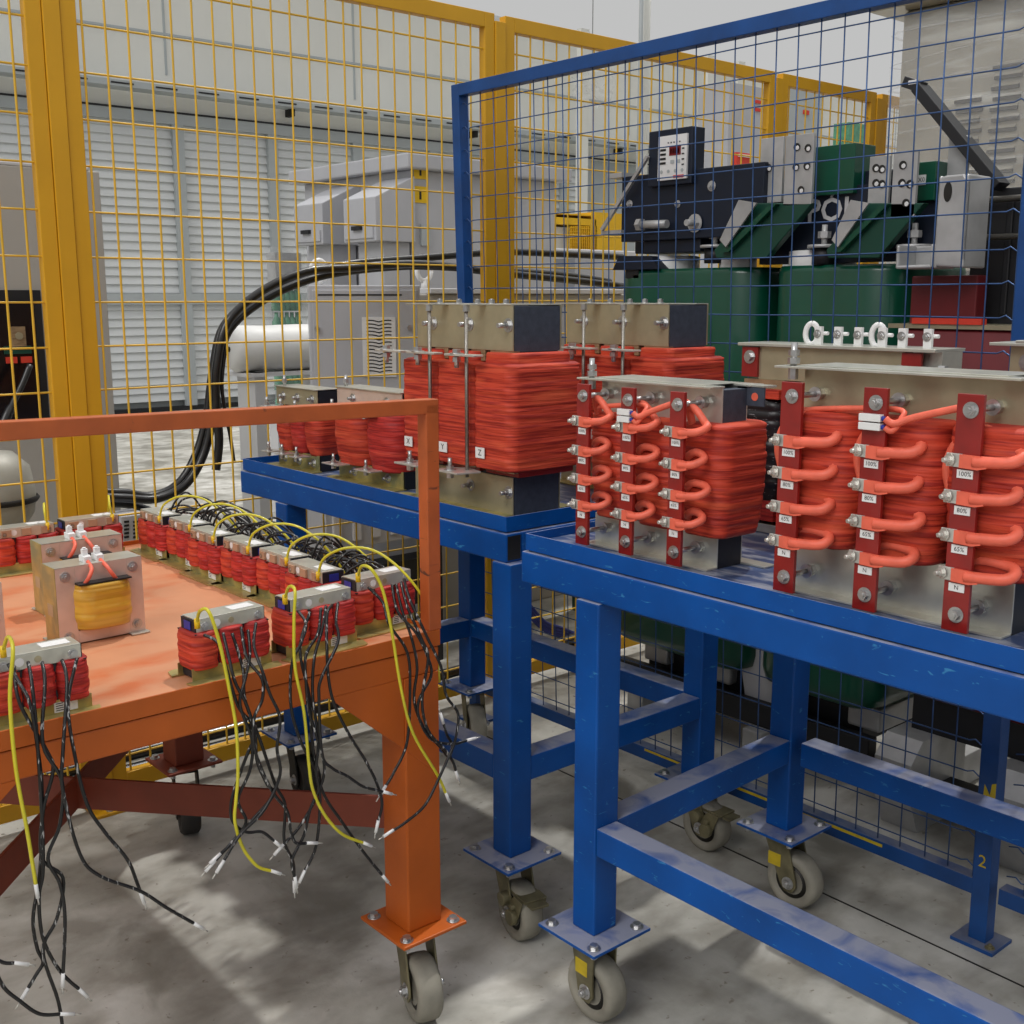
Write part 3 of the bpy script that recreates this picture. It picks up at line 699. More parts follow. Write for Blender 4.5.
def smallrow(label, x0, pitch, n, loc, seed, H=.255, dp=.12, cm='cream', lid='galv'):
    t = thing('medium_transformer', label, 'transformer', loc, 0, 'medium transformers at the far end of the rear cart')
    xr = x0 + pitch * n
    G().box(x0 + .01, xr - .01, -.033, .03, 0, .05, 'coredark').box(x0 + .01, xr - .01, -.033, .03, H - .055, H - .003, 'coredark').box(x0 + .02, xr - .02, -.02, .02, .05, H - .055, 'coredark').build('core', t)
    b = G(); b.box(x0, xr - .012, -.039, -.036, 0, .05, 'chromate'); b.box(x0, xr - .012, .036, .039, 0, .05, 'chromate'); b.box(x0 - .015, xr, -.075, -.036, 0, .003, 'chromate'); b.build('bottom_clamp', t, .0006)
    b = G(); b.box(x0, xr - .012, -.039, -.036, H - .055, H, cm); b.box(x0, xr - .012, .036, .039, H - .055, H, cm); b.box(x0 - .005, xr - .012, -.045, .045, H, H + .003, lid); b.build('top_clamp', t, .0006)
    for k in range(n):
        x = x0 + pitch * (k + .5)
        G().coil(x, 0, pitch * .98, dp, .045, H - .06, pitch * .36, 8, 'tape' if k != 1 else 'tapedark', seed + k, .004, .0009, 48, taper=.012).build('coil', t)
        for z in (.025, H - .028):
            q = G(); hexbolt(q, (x, -.039, z), (0, -1, 0), .009, .006, .012); q.build('clamp_bolt', t)
        for z in (.046, H - .062):
            q = G(); q.box(x - pitch * .45, x + .01, -.105, -.055, z, z + .004, 'lug'); q.build('terminal_bar', t, .001)
            q = G(); hexbolt(q, (x - pitch * .22, -.088, z + .004), (0, 0, 1), .008, .008, .020); q.cyl((x - pitch * .22, -.088, z - .012), (x - pitch * .22, -.088, z), .008, 6, 'bolt', smooth=False); q.build('terminal_bolt', t)
    q = G(); q.cyl((x0 + .02, -.02, H + .003), (x0 + .02, -.02, H + .035), .005, 10, 'bolt'); q.cyl((x0 + .02, -.02, H + .012), (x0 + .02, -.02, H + .024), .009, 6, 'bolt', smooth=False); q.build('ground_stud', t)
    return t
smallrow('medium transformer at the far left end of the rear cart', -.13, .087, 3, (-3.135, 1.845, ZC), 61, .25, .105)
smallrow('medium transformer between the far left one and the lettered coils', -.175, .172, 2, (-2.735, 1.85, ZC), 71, .268, .15, 'pinksteel')

def tapped(label, loc, pitch, cw, cd, cz, H, strips, slots, sz, sw, seed, rdepth, tags, grp='transformers with red terminal boards', extl=.0):
    """three coils along x; red terminal boards stand in front at -y"""
    t = thing('tapped_transformer', label, 'transformer', loc, 0, grp)
    xl, xr = -pitch * 1.5 + cw * .08, pitch * 1.5 - cw * .32
    cz0, cz1 = cz; yh = .036
    g = G(); g.box(xl, xr, -yh, yh, 0, cz0 - .001, 'coredark'); g.box(xl, xr, -yh, yh, H - .075, H - .004, 'core')
    for k in (-1, 0, 1): g.box(pitch * k - .02, pitch * k + .02, -yh, yh, .06, H - .07, 'coredark')
    g.build('core', t)
    b = G()
    for s in (-1, 1):
        b.box(xl - .015, xr, s * yh, s * (yh + .003), 0, cz0 + .0, 'galv'); b.box(xl - .02, xr + (.06 if s > 0 else 0), s * yh, s * (yh + .035), 0, .004, 'galv')
    b.build('bottom_clamp', t, .0006)
    b = G()
    for s in (-1, 1): b.box(xl, xr + (.0 if s < 0 else .0), s * yh, s * (yh + .003), H - .072, H, 'cream' if H > .38 else 'galv')
    b.box(xl - .02 - extl, xr, -yh - .04, -yh + .004, H, H + .004, 'galv'); b.box(xl - .02, xr + .01, yh - .004, yh + .04, H, H + .004, 'galv'); b.box(xl, xr - .03, -yh - .02, yh + .02, H + .004, H + .006, 'galv')
    b.build('top_clamp', t, .0006)
    b = G(); b.box(xl + .01, xr - .01, -yh, -yh + .012, cz1 - .002, H - .07, 'wood'); b.build('wood_spacer', t)
    for k in (-1, 0, 1):
        G().coil(pitch * k, 0, cw, cd, cz0, cz1, cw * .3, 15, 'tape', seed + k, .003, .0013, 56, taper=.012).build('coil', t)
    q = G(); q.cyl((xl - .01, -.06, H + .004), (xl - .01, -.06, H + .045), .006, 10, 'bolt'); q.cyl((xl - .01, -.06, H + .008), (xl - .01, -.06, H + .018), .011, 6, 'bolt', smooth=False); q.cyl((xl - .01, -.06, H + .022), (xl - .01, -.06, H + .032), .010, 6, 'bolt', smooth=False); q.cyl((xl - .01, -.06, H - .02), (xl - .01, -.06, H), .009, 6, 'bolt', smooth=False); q.build('ground_stud', t)
    yb = -rdepth
    for j, sx in enumerate(strips):
        bd = G().box(sx - sw / 2, sx + sw / 2, yb - .008, yb, sz[0], sz[1], 'board').build('terminal_board', t, .001)
        for z in (sz[0] + .028, sz[1] - .024):
            q = G(); hexbolt(q, (sx + .002, yb - .008, z), (0, -1, 0), .0082, .008, .004); q.build('board_bolt', bd)
            zz = max(z, .04); q = G(); q.cyl((sx + .002, yb, z), (sx + .002, -yh - .003, z), .0052, 10, 'bolt'); q.cyl((sx + .002, -yh - .016, z), (sx + .002, -yh - .003, z), .011, 6, 'bolt', smooth=False); q.cyl((sx + .002, -yh - .022, z), (sx + .002, -yh - .018, z), .013, 14, 'bolt'); q.build('standoff_rod', bd)
        for i, z in enumerate(slots):
            z = z + (.0 if j != 1 else -.002); rr = random.Random(seed * 7 + i + j * 5); lx = sx - sw * .42
            q = G(); q.box(lx - .013, lx + .013, yb - .012, yb - .008, z - .0105, z + .0105, 'lug'); q.build('cable_lug', bd, .001)
            q = G(); hexbolt(q, (lx - .006, yb - .012, z), (-.35, -1, 0), .0065, .006, .008, 'lug'); q.build('lug_bolt', bd)
            e = sw * .9 + (.028 if sw > .04 else .016) + rr.uniform(-.006, .006)
            q = G()
            q.prism([(lx + .010, z - .0105), (sx + sw * .5, z - .0115), (sx + sw * .5 + .014, z - .008), (sx + sw * .5 + .014, z + .008), (sx + sw * .5, z + .0095), (lx + .010, z + .0100)], yb - .0145, yb - .008, 'y', 'sleeve')
            r_ = .0078 if sw < .04 else .0092
            yo = yb - .004; xx = sx + sw * .4
            q.tube([(xx - .004, yb - .010, z), (xx + .014, yb - .009, z + .001), (sx + e, yb - .002, z + .004), (sx + e + .010, yb + .012, z + .013), (sx + e - .006, yb + .024, z + .020), (xx + .004, yb + .026, z + .022 + (.02 if i == 0 else 0)), (sx - .0, yb + .030, z + .012 + (.03 if i == 0 else .0)), (sx - .004, -cd / 2 + .01, z + .006)], r_, 8, 'sleeve', 4)
            q.build('coil_lead', bd)
            q = G(); tz = z - .0205; q.box(sx - sw * .3, sx + sw * .3, yb - .0095, yb - .008, tz - .0065, tz + .0065, 'white')
            q.text(tags[i], .010 if sw > .04 else .0085, (sx, yb - .0095, tz), (1, 0, 0), (0, 0, 1)); q.build('value_tag', bd)
    if sw > .04:
        for j, sx in enumerate(strips):
            q = G(); zt = sz[1] - .075; q.tube([(sx - .002, yb + .03, zt), (sx - .036, yb + .03, zt - .006), (sx - .052, yb + .034, zt - .045), (sx - .046, yb + .04, zt - .085), (sx - .018, -cd / 2 + .004, zt - .115)], .0085, 8, 'sleeve', 5); q.build('coil_lead', t)
    # two-pole connector with thin red leads on the middle board
    sx = strips[1]; z = sz[1] - .055
    q = G(); q.box(sx - sw * .5, sx + sw * .42, yb - .020, yb - .008, z - .013, z - .001, 'white'); q.box(sx - sw * .5, sx + sw * .42, yb - .020, yb - .008, z + .001, z + .013, 'white')
    for dz in (-.007, .007): q.cyl((sx + sw * .42, yb - .014, z + dz), (sx + sw * .42 + .006, yb - .014, z + dz), .004, 8, 'bluedot')
    q.build('connector', t, .001)
    q = G(); q.tube([(sx + sw * .42 + .006, yb - .014, z + .007), (sx + sw * .9, yb - .01, z + .0), (sx + sw * 1.6, yb, z + .012), (strips[2] - sw * .3, yb + .012, z + .034), (strips[2], yb + .03, z + .03)], .006, 8, 'sleeve', 5); q.build('red_lead', t)
    q = G(); q.tube([(sx + sw * .42 + .006, yb - .014, z - .007), (sx + sw * .8, yb - .01, z - .012), (sx + sw * 1.0, yb, z + .005), (sx + sw * .5, yb + .02, z + .02), (strips[0] + sw * .6, yb + .03, z + .008), (strips[0] + sw * .2, -cd / 2, z + .0)], .005, 8, 'sleeve', 5); q.build('red_lead', t)
    return t
TG = ['100%', '80%', '65%', 'N']
tM = tapped('medium transformer with three red terminal boards, left on the front cart', (-1.552, 1.775, ZC), .125, .122, .155, (.066, .290), .357, [-.153, -.025, .105], [.275, .213, .153, .097], (.012, .352), .036, 83, .112, TG, extl=.02)
g = G(); g.box(.125, .19, .036, .040, .32, .357, 'core'); g.box(.125, .19, .036, .075, .356, .360, 'galv'); g.cyl((.168, .0355, .338), (.168, .0352, .338), .008, 14, 'sleeve'); g.build('clamp_end_tab', tM)
tL = tapped('largest transformer with red terminal boards, right end of the front cart', (-.995, 1.775, ZC), .157, .152, .205, (.096, .335), .405, [-.190, -.027, .135], [.283, .226, .165, .104], (.012, .385), .043, 97, .115, TG, extl=.02)

# transformers half hidden behind those
t = thing('rear_transformer', 'transformer with white lifting eyes on its top bar, behind the boards', 'transformer', (-1.44, 2.18, ZC), 0)
G().box(-.22, .19, -.03, .04, .02, .06, 'coredark').box(-.20, .19, -.03, .04, .35, .42, 'coredark').build('core', t)
G().box(-.185, .18, -.045, -.041, .345, .42, 'cream').box(.19, .255, -.030, .05, .34, .42, 'galv').box(-.235, .255, -.06, .06, .420, .427, 'galv').build('top_clamp', t, .001)
G().box(-.22, .24, -.08, .08, 0, .02, 'galv').build('bottom_clamp', t, .001)
for x in (-.205, .20): G().box(x - .022, x + .022, -.052, -.045, .350, .418, 'board').build('insulating_plate', t)
for x, z in ((-.205, .395), (.175, .378)):
    q = G(); hexbolt(q, (x, -.052, z), (0, -1, 0), .010, .008, 0); q.build('clamp_bolt', t)
q = G(); q.cyl((.19, -.055, .385), (.285, -.05, .385), .007, 10, 'bolt'); q.cyl((.262, -.05, .385), (.276, -.05, .385), .012, 6, 'bolt', smooth=False); q.build('tie_rod', t)
for x in (-.074, .092):
    q = G(); pts = [(x, -.01 + .014 * math.sin(a) , .449 + .023 * math.cos(a)) for a in [2 * PI * i / 20 for i in range(21)]]
    q.tube([(x + (p[1] + .01) * .9, p[1] * .4, p[2]) for p in pts], .006, 8, 'white', 1); q.cyl((x, -.004, .425), (x, -.004, .432), .013, 14, 'white'); q.build('lifting_eye', t)
for x in (-.047, .003, .053, .11, .157, .214):
    q = G(); q.box(x - .009, x + .009, -.02, -.012, .427, .466, 'white'); hexbolt(q, (x - .001, -.02, .45), (0, -1, 0), .006, .004, .004); q.cyl((x + .004, -.01, .451), (x + .02, -.01, .451), .004, 8, 'white'); q.build('terminal_tab', t)
for k, x in enumerate((-.165, -.01, .145)):
    G().coil(x, .0, .135, .17, .07, .30, .03, 9, 'blacktape', 111 + k, .002, .002, 40).build('coil', t)
    G().box(x - .065, x + .065, -.08, .08, .305, .325, 'tape').box(x - .055, x + .055, -.05, .06, .325, .345, 'wood').build('coil_support', t); G().box(x - .07, x + .07, -.09, .09, .03, .075, 'tapedark').build('coil_base', t)
t = thing('clamped_transformer', 'transformer at the right picture edge with a pale clamp bar', 'transformer', (-.86, 2.16, ZC), 0)
G().box(-.17, .20, -.045, -.041, .365, .44, 'cream').box(-.20, .24, -.07, .06, .440, .446, 'galv').box(-.15, .24, -.07, .06, .446, .451, 'galv').build('clamp', t, .001)
G().box(-.16, .19, -.04, .04, .37, .43, 'coredark').box(-.16, .19, -.04, .04, 0, .07, 'coredark').build('core', t)
for k, x in enumerate((-.10, .06)): G().coil(x, 0, .15, .19, .07, .345, .03, 9, 'tape', 121 + k, .002, .002, 40).build('coil', t)
for x in (-.135, .1): q = G(); hexbolt(q, (x, -.045, .41), (0, -1, 0), .011, .009, .003); q.build('clamp_bolt', t)

exec_bg = True
# ================================================================ BACKGROUND
def B(g, Y, x0, y0, x1, y1, depth, m, X=None, fl=False):
    """box whose front face is the rectangle seen from picture corner (x0,y0) to (x1,y1) on plane Y (or X)"""
    if X is None:
        a = at(x0, y0, Y=Y); b = at(x1, y1, Y=Y); c = at(x1, y0, Y=Y)
        g.box(a.x, b.x, Y, Y + depth, min(a.z, b.z), max(a.z, b.z), m)
    else:
        a = at(x0, y0, X=X); b = at(x1, y1, X=X)
        g.box(X - depth, X, a.y, b.y, a.z, 0 if fl else b.z, m)
    return g
# left grey machine with dark window
t = thing('machine_cabinet', 'tall grey machine cabinet with a dark window behind the left yellow post', 'cabinet', (-5.0, 1.2, 0), local=False)
G().box(-5.5, -4.6, .2, 1.80, 0, 2.035, 'cab').box(-5.5, -4.6, .2, 1.76, 2.035, 2.05, 'cabwhite').build('body', t, .004)
a = at(0, 290, X=-4.6); b = at(49, 424, X=-4.6)
w = G(); w.box(-4.6, -4.585, .7, b.y, b.z, a.z, 'blacks'); w.box(-4.586, -4.58, .72, b.y - .03, b.z + .02, a.z - .05, 'screen'); w.build('window', t)
w = G(); p = at(19, 336, X=-4.56); w.box(-4.58, -4.56, p.y - .025, p.y + .025, p.z - .04, p.z + .035, 'wood'); w.cyl((-4.56, p.y, p.z), (-4.555, p.y, p.z), .014, 16, 'cream'); w.build('control_plate', t)
w = G(); p = at(21, 360, X=-4.56); w.box(-4.58, -4.57, p.y - .05, p.y - .01, p.z - .012, p.z + .012, 'redp'); w.box(-4.58, -4.57, p.y + .005, p.y + .045, p.z - .012, p.z + .012, 'redp'); p = at(19, 350, X=-4.56); w.box(-4.58, -4.57, p.y - .05, p.y + .05, p.z - .015, p.z + .015, 'greendk'); w.build('label_glow_strip', t)  # red strips paint a small reddish glow in the window
w = G(); w.box(-4.7, -4.66, 1.33, 1.36, 2.05, 2.18, 'blacks'); w.box(-4.7, -4.64, 1.29, 1.33, 2.12, 2.2, 'blacks'); w.build('top_hook', t)
t = thing('robot_arm', 'pale grey robot wrist at the left edge behind the yellow mesh', 'robot', (-4.1, 1.05, 0), local=False)
p = at(-5, 508, X=-4.05)
G().lathe([(.001, .20), (.07, .19), (.12, .14), (.135, .05), (.125, -.02), (.075, -.09), (.07, -.14), (.085, -.15), (.085, -.20), (.06, -.21)], p, (0, 0, 1), 32, 'robot').build('wrist', t)
G().cyl((p.x, p.y, 0), (p.x, p.y, p.z - .19), .07, 24, 'robot').lathe([(.001, .05), (.16, .05), (.17, 0)], (p.x, p.y, 0), (0, 0, 1), 28, 'robot').build('base_column', t)
G().lathe([(.138, .04), (.145, .03), (.138, .02)], p, (0, 0, 1), 32, 'forkdk').build('seal_ring', t)
HOSE = (G().tube([at(3, 425, X=-4.4), at(12, 405, X=-4.42), at(22, 385, X=-4.44), at(30, 365, X=-4.46)], lambda s: .018 if s < .3 else .012, 10, 'blackw', 4).build('hose', D.objects['machine_cabinet']))

# grey enclosure with hoods
t = thing('grey_enclosure', 'large pale grey transformer enclosure with two hoods, beyond the yellow fence', 'enclosure', (-6.6, 4.9, 0), local=False)
q = at(411, 165, X=-6.0); XX, YY = -6.0, q.y
l = at(304, 180, Y=YY).x; r = at(556, 190, X=XX).y; zt = 2.33
G().box(l, XX, YY, r, .2, zt, 'cab2').build('body', t, .01)
G().box(l - .08, XX + .08, YY - .08, r + .08, zt, zt + .09, 'cab2').build('roof', t, .01)
for x0, x1, y0, y1 in ((295, 323, 206, 246), (344, 376, 200, 243)):
    a = at(x0, y1, Y=YY - .3); b = at(x1, y1, Y=YY - .3); zt_ = at(x0, y0, Y=YY - .3).z
    h = G(); h.prism([(YY - .30, a.z), (YY, a.z), (YY, zt_ + .14), (YY - .30, zt_)], a.x, b.x, 'x', 'cab2'); hd = h.build('hood', t, .006)
    h = G(); h.box(a.x + .02, b.x - .02, YY - .31, YY - .30, a.z + .02, a.z + .09, 'cab2'); h.box((a.x + b.x) / 2 - .05, (a.x + b.x) / 2 + .05, YY - .33, YY - .31, a.z + .07, a.z + .095, 'blacks'); h.build('latch_plate', hd)
    h = G(); h.box(a.x + .04, b.x - .04, YY - .22, YY - .02, a.z - .9, a.z, 'cab2'); h.build('duct', hd, .004)
for yy in (170, 194):
    p = at(411, yy, X=XX); G().box(XX, XX + .006, p.y + .02, p.y + .12, p.z - .05, p.z + .05, 'yelterm').box(XX + .006, XX + .008, p.y + .06, p.y + .075, p.z - .03, p.z + .03, 'ink').build('warning_label', t)
G().box(XX, XX + .02, q.y + .85, q.y + .87, 1.0, 2.2, 'mull').build('door_seam', t); G().box(XX, XX + .02, q.y + .06, q.y + .13, 1.87, 2.0, 'mull').build('switch_box', t)

# control cabinet with vent
p = at(308, 283, X=-4.3)
t = thing('control_cabinet', 'light grey control cabinet with a louvred vent, beyond the yellow fence', 'cabinet', (p.x, p.y, FLZ), math.radians(-30))
CW = .475
G().box(-.42, 0, 0, CW, 0, 1.63, 'cab2').build('body', t, .006)
G().box(0, .012, .015, CW - .015, .1, 1.61, 'cab2').build('door', t, .003)
G().box(.012, .014, .04, CW - .08, 1.586, 1.592, 'blacks').build('top_slot', t)
y0_, y1_, z0_, z1_ = .222, .365, 1.24, 1.495; v = G(); v.box(.012, .02, y0_, y1_, z0_, z1_, 'white')
for k in range(15):
    zz = z0_ + .02 + (z1_ - z0_ - .04) * k / 14
    for j in range(8):
        ya = y0_ + .018 + (y1_ - y0_ - .036) * j / 8; za = zz + .007 * abs(math.sin((j - 4) * .55)); v.bar((.0205, ya, za), (.0205, ya + (y1_ - y0_ - .036) / 8, zz + .007 * abs(math.sin((j - 3) * .55))), .001, .005, 'blacks')
v.build('vent_grille', t)
for y, z in ((.03, 1.45), (CW - .05, 1.45)): G().cyl((.012, y, z), (.03, y, z), .01, 10, 'bolt').build('lock', t)
for x in (319, 424):
    p = at(x, 271, X=-4.4); g = G(); g.tube([(p.x, p.y + .04 * math.cos(s), p.z + .045 * math.sin(s)) for s in [2 * PI * i / 16 for i in range(17)]], .012, 8, 'white', 1)
    g.cyl((p.x, p.y, 1.60 if x < 400 else 1.57), (p.x, p.y, 1.625), .015, 10, 'white'); tag(g.build('lifting_eye'), 'white lifting eye on top of the %s' % ('grey control cabinet' if x < 400 else 'beige housing beside the vented cabinet'), 'lifting eye')
t = thing('beige_housing', 'long beige grey housing right of the vented control cabinet', 'cabinet', (-4.7, 3.9, 0), local=False)
a = at(419, 283, X=-4.35); b = at(622, 283, X=-4.35)
G().box(-5.0, -4.35, a.y, b.y + .3, 0, 1.565, 'cab').build('body', t, .008)
G().box(-5.02, -4.33, a.y + .05, b.y, 1.565, 1.59, 'cabwhite').build('lid', t, .004)
G().box(-4.35, -4.345, a.y + .9, a.y + 1.15, 1.35, 1.5, 'cab2').box(-4.35, -4.345, a.y + .35, a.y + .36, .2, 1.5, 'mull').build('panel', t)
t = thing('white_machine', 'white machine front with small switches beyond the beige housing', 'machine', (-7.5, 7, 0), local=False)
g = G(); B(g, None, 470, 245, 640, 300, .6, 'cabwhite', X=-7.5, fl=True); g.build('body', t, .01)
g = G(); B(g, None, 547, 258, 553, 268, -.02, 'mull', X=-7.5); B(g, None, 521, 262, 526, 268, -.02, 'blacks', X=-7.5); B(g, None, 527, 255, 533, 266, -.02, 'core', X=-7.5); g.build('switch', t)
tag(B(G(), None, 575, 258, 625, 275, 1.2, 'cab2', X=-6.2, fl=True).build('grey_crate_box'), 'pale grey low box under the yellow crates', 'box')
# yellow crates
t = thing('yellow_crate', 'yellow lattice crate over white cages, seen through both fences', 'crate', (-8.2, 8.2, 0), local=False)
XX = -8.2; g = G(); B(g, None, 541, 216, 596, 226, .9, 'crate', X=XX); g.build('top_rim', t)
g = G(); B(g, None, 595, 212, 622, 252, .9, 'crate', X=XX); B(g, None, 540, 213, 622, 217, .95, 'crate', X=XX - .02); g.build('side_panel', t)
g = G(); B(g, None, 541, 226, 570, 262, .6, 'wall', X=XX - .1, fl=True); B(g, None, 570, 226, 596, 252, .6, 'mull', X=XX - .1); g.build('cage', t)
g = G()
for k in range(14): x = 571 + k * 1.9; B(g, None, x, 226, x + .7, 252, .02, 'crate', X=XX)
for k in range(7): y = 228 + k * 3.6; B(g, None, 570, y, 597, y + .9, .02, 'crate', X=XX + .01)
g.build('lattice', t)
# thick cables
def cable(px, label, r=.02, X=-4.05):
    g = G(); g.tube([at(x, y, X=X) for x, y in px], r, 10, 'blackw', 6); return tag(g.build('thick_cable'), label, 'cable', 'thick black cables behind the yellow fence')
cable([(96, 492), (125, 493), (152, 496), (178, 484), (196, 455), (207, 415), (213, 370), (224, 326), (258, 296), (300, 276), (350, 264), (420, 258), (500, 252), (560, 254), (622, 257)], 'thick black cable sweeping up highest over the grey cabinets', .0165)
cable([(96, 497), (125, 498), (155, 499), (184, 486), (203, 456), (213, 415), (218, 370), (229, 330), (262, 301), (305, 281), (350, 271), (420, 266), (500, 271), (560, 275), (610, 282)], 'second thick black cable sagging beneath the highest one', .0165, -4.0)
cable([(216, 470), (219, 440), (216, 400), (217, 365), (228, 322), (262, 291), (305, 272), (350, 268), (420, 264), (500, 273), (560, 279), (622, 286)], 'thick black cable dropping straight down to the floor at left', .0165, -3.95)
cable([(96, 504), (125, 504), (150, 511), (165, 520), (172, 560), (177, 692)], 'short black cable length low behind the table, left of the bend', .016, -4.1)
cable([(234, 462), (230, 435), (224, 405), (222, 380), (226, 345)], 'thin black cable beside the straight dropping one', .007, -3.95)
# foam roll + stand + green stack
t = thing('foam_roll', 'white wrapped roll lying beside the vented control cabinet', 'roll', (-5.6, 2.9, 0), local=False)
a = at(236, 349, X=-5.6); rr = .125
G().lathe([(.001, 0), (.07, .0), (rr - .02, .01), (rr, .04), (rr - .004, .2), (rr, .4), (rr - .003, .6), (rr, .9), (.001, .9)], (a.x, a.y - .04, a.z), (0, 1, 0), 32, 'roll').build('wrapped_roll', t)
G().cyl((a.x, a.y - .12, a.z), (a.x, a.y, a.z), .015, 10, 'blacks').build('core_pin', t)
G().box(a.x - .1, a.x + .1, a.y + .05, a.y + .12, 0, a.z - rr, 'cabwhite').box(a.x - .1, a.x + .1, a.y + .45, a.y + .7, 0, a.z - rr, 'cabwhite').box(a.x - .12, a.x + .12, a.y, a.y + .8, a.z - rr - .02, a.z - rr, 'cabwhite').build('roll_stand', t)
t = thing('bottle_stack', 'film wrapped stack of green bottles behind the white roll', 'bottle stack', (-7.2, 3.9, 0), local=False)
XX = -7.4; a = at(276, 284, X=XX); b = at(302, 284, X=XX)
g = G()
for r_ in range(5):
    for c in range(5):
        y = a.y + (b.y - a.y) * (c + .5) / 5; z = a.z - .95 + r_ * .19
        g.lathe([(.001, 0), (.034, 0), (.034, .11), (.014, .15), (.014, .18), (.001, .18)], (XX - .05, y, z), (0, 0, 1), 10, 'glassgreen')
o = g.build('bottles', t); o['kind'] = 'stuff'
G().box(XX - .12, XX - .0, a.y, b.y, a.z, a.z + .22, 'alu').box(XX - .12, XX, a.y - .03, b.y, 0, a.z - .97, 'cabwhite').build('load', t)
G().box(XX - .14, XX + .02, a.y - .03, b.y + .02, a.z - .95, a.z + .26, 'film').build('film_wrap', t)
# slotted trays near the floor
t = thing('cable_tray', 'slotted galvanised cable tray lying behind the yellow fence foot', 'cable tray', (-3.7, 1.6, 0), local=False)
g = G(); g.box(-3.72, -3.70, .3, 2.2, .0, .19, 'galv'); g.box(-3.86, -3.7, .3, 2.2, .0, .005, 'galv'); g.box(-3.86, -3.84, .3, 2.2, .0, .19, 'galv'); g.build('channel', t)
g = G()
for k in range(21):
    for z in (.07, .11, .15): g.box(-3.699, -3.698, .34 + k * .087, .39 + k * .087, z, z + .012, 'blacks')
g.build('slots', t)
t = thing('slotted_panel', 'grey slotted metal box end just beyond the far corner of the table', 'metal box', (-3.75, 1.5, 0), local=False)
g = G(); B(g, None, 121, 517, 150, 541, .14, 'cab2', X=-3.9); g.build('body', t, .002)
a = at(121, 541, X=-3.9); b = at(150, 541, X=-3.9); G().box(-4.03, -3.91, a.y + .01, a.y + .04, 0, a.z, 'alu').box(-4.03, -3.91, b.y - .04, b.y - .01, 0, b.z, 'alu').build('leg', t)
g = G()
for k in range(3):
    for j in range(5): B(g, None, 124 + k * 9, 521 + j * 3.8, 129 + k * 9, 522.4 + j * 3.8, -.002, 'blacks', X=-3.899)
g.build('slots', t)
for k, (z, lab) in enumerate(((-.007, 'lower black conduit on the floor behind the yellow fence'), (.035, 'upper black conduit on the floor behind the yellow fence'))):
    tag(G().tube([(-3.55 - .03 * k, -.3, z), (-3.56 - .03 * k, 1.2, z), (-3.53 - .03 * k, 2.4, z), (-3.58, 3.6, z)], .022, 10, 'blackw', 5).build('conduit'), lab, 'conduit')
# grey ribbed unit seen under the rear cart
t = thing('ribbed_unit', 'grey ribbed metal unit seen beneath the rear cart tray', 'machine', (-4.2, 2.9, 0), local=False)
g = G(); a = at(325, 500, X=-3.85); b = at(455, 500, X=-3.85); g.box(-4.0, -3.85, a.y, b.y, .55, 1.05, 'cab2')
for k in range(7): y = a.y + (b.y - a.y) * (k + .5) / 7; g.box(-3.85, -3.835, y - .02, y + .02, .58, 1.02, 'cabwhite')
g.build('body', t, .004)
G().box(-3.99, -3.88, a.y + .05, a.y + .1, 0, .55, 'blacks').box(-3.99, -3.88, b.y - .1, b.y - .05, 0, .55, 'blacks').box(-3.99, -3.88, a.y + .1, b.y - .1, .25, .45, 'blacks').build('stand', t)
t = thing('dark_motor', 'dark cylindrical motor with a blue sling, seen under the front cart', 'motor', (-4.0, 3.6, 0), local=False)
a = at(478, 610, X=-4.0); G().cyl((-4.0, a.y, .55), (-4.0, a.y + .9, .55), .13, 28, 'blacks').lathe([(.13, 0), (.14, .01), (.14, .05), (.13, .06)], (-4.0, a.y + .2, .55), (0, 1, 0), 28, 'blacks').build('housing', t)
G().box(-4.1, -3.9, a.y + .1, a.y + .2, 0, .45, 'blacks').box(-4.1, -3.9, a.y + .7, a.y + .8, 0, .45, 'greendk').build('mount', t)
g = G()
for j in range(4): g.tube([at(529, 604 + j * 4, X=-3.80), at(545, 622 + j * 3, X=-3.79), at(562, 628 + j * 3, X=-3.79), at(590, 640 + j * 3, X=-3.79)], .008, 6, 'strap', 4)
g.build('sling', t)

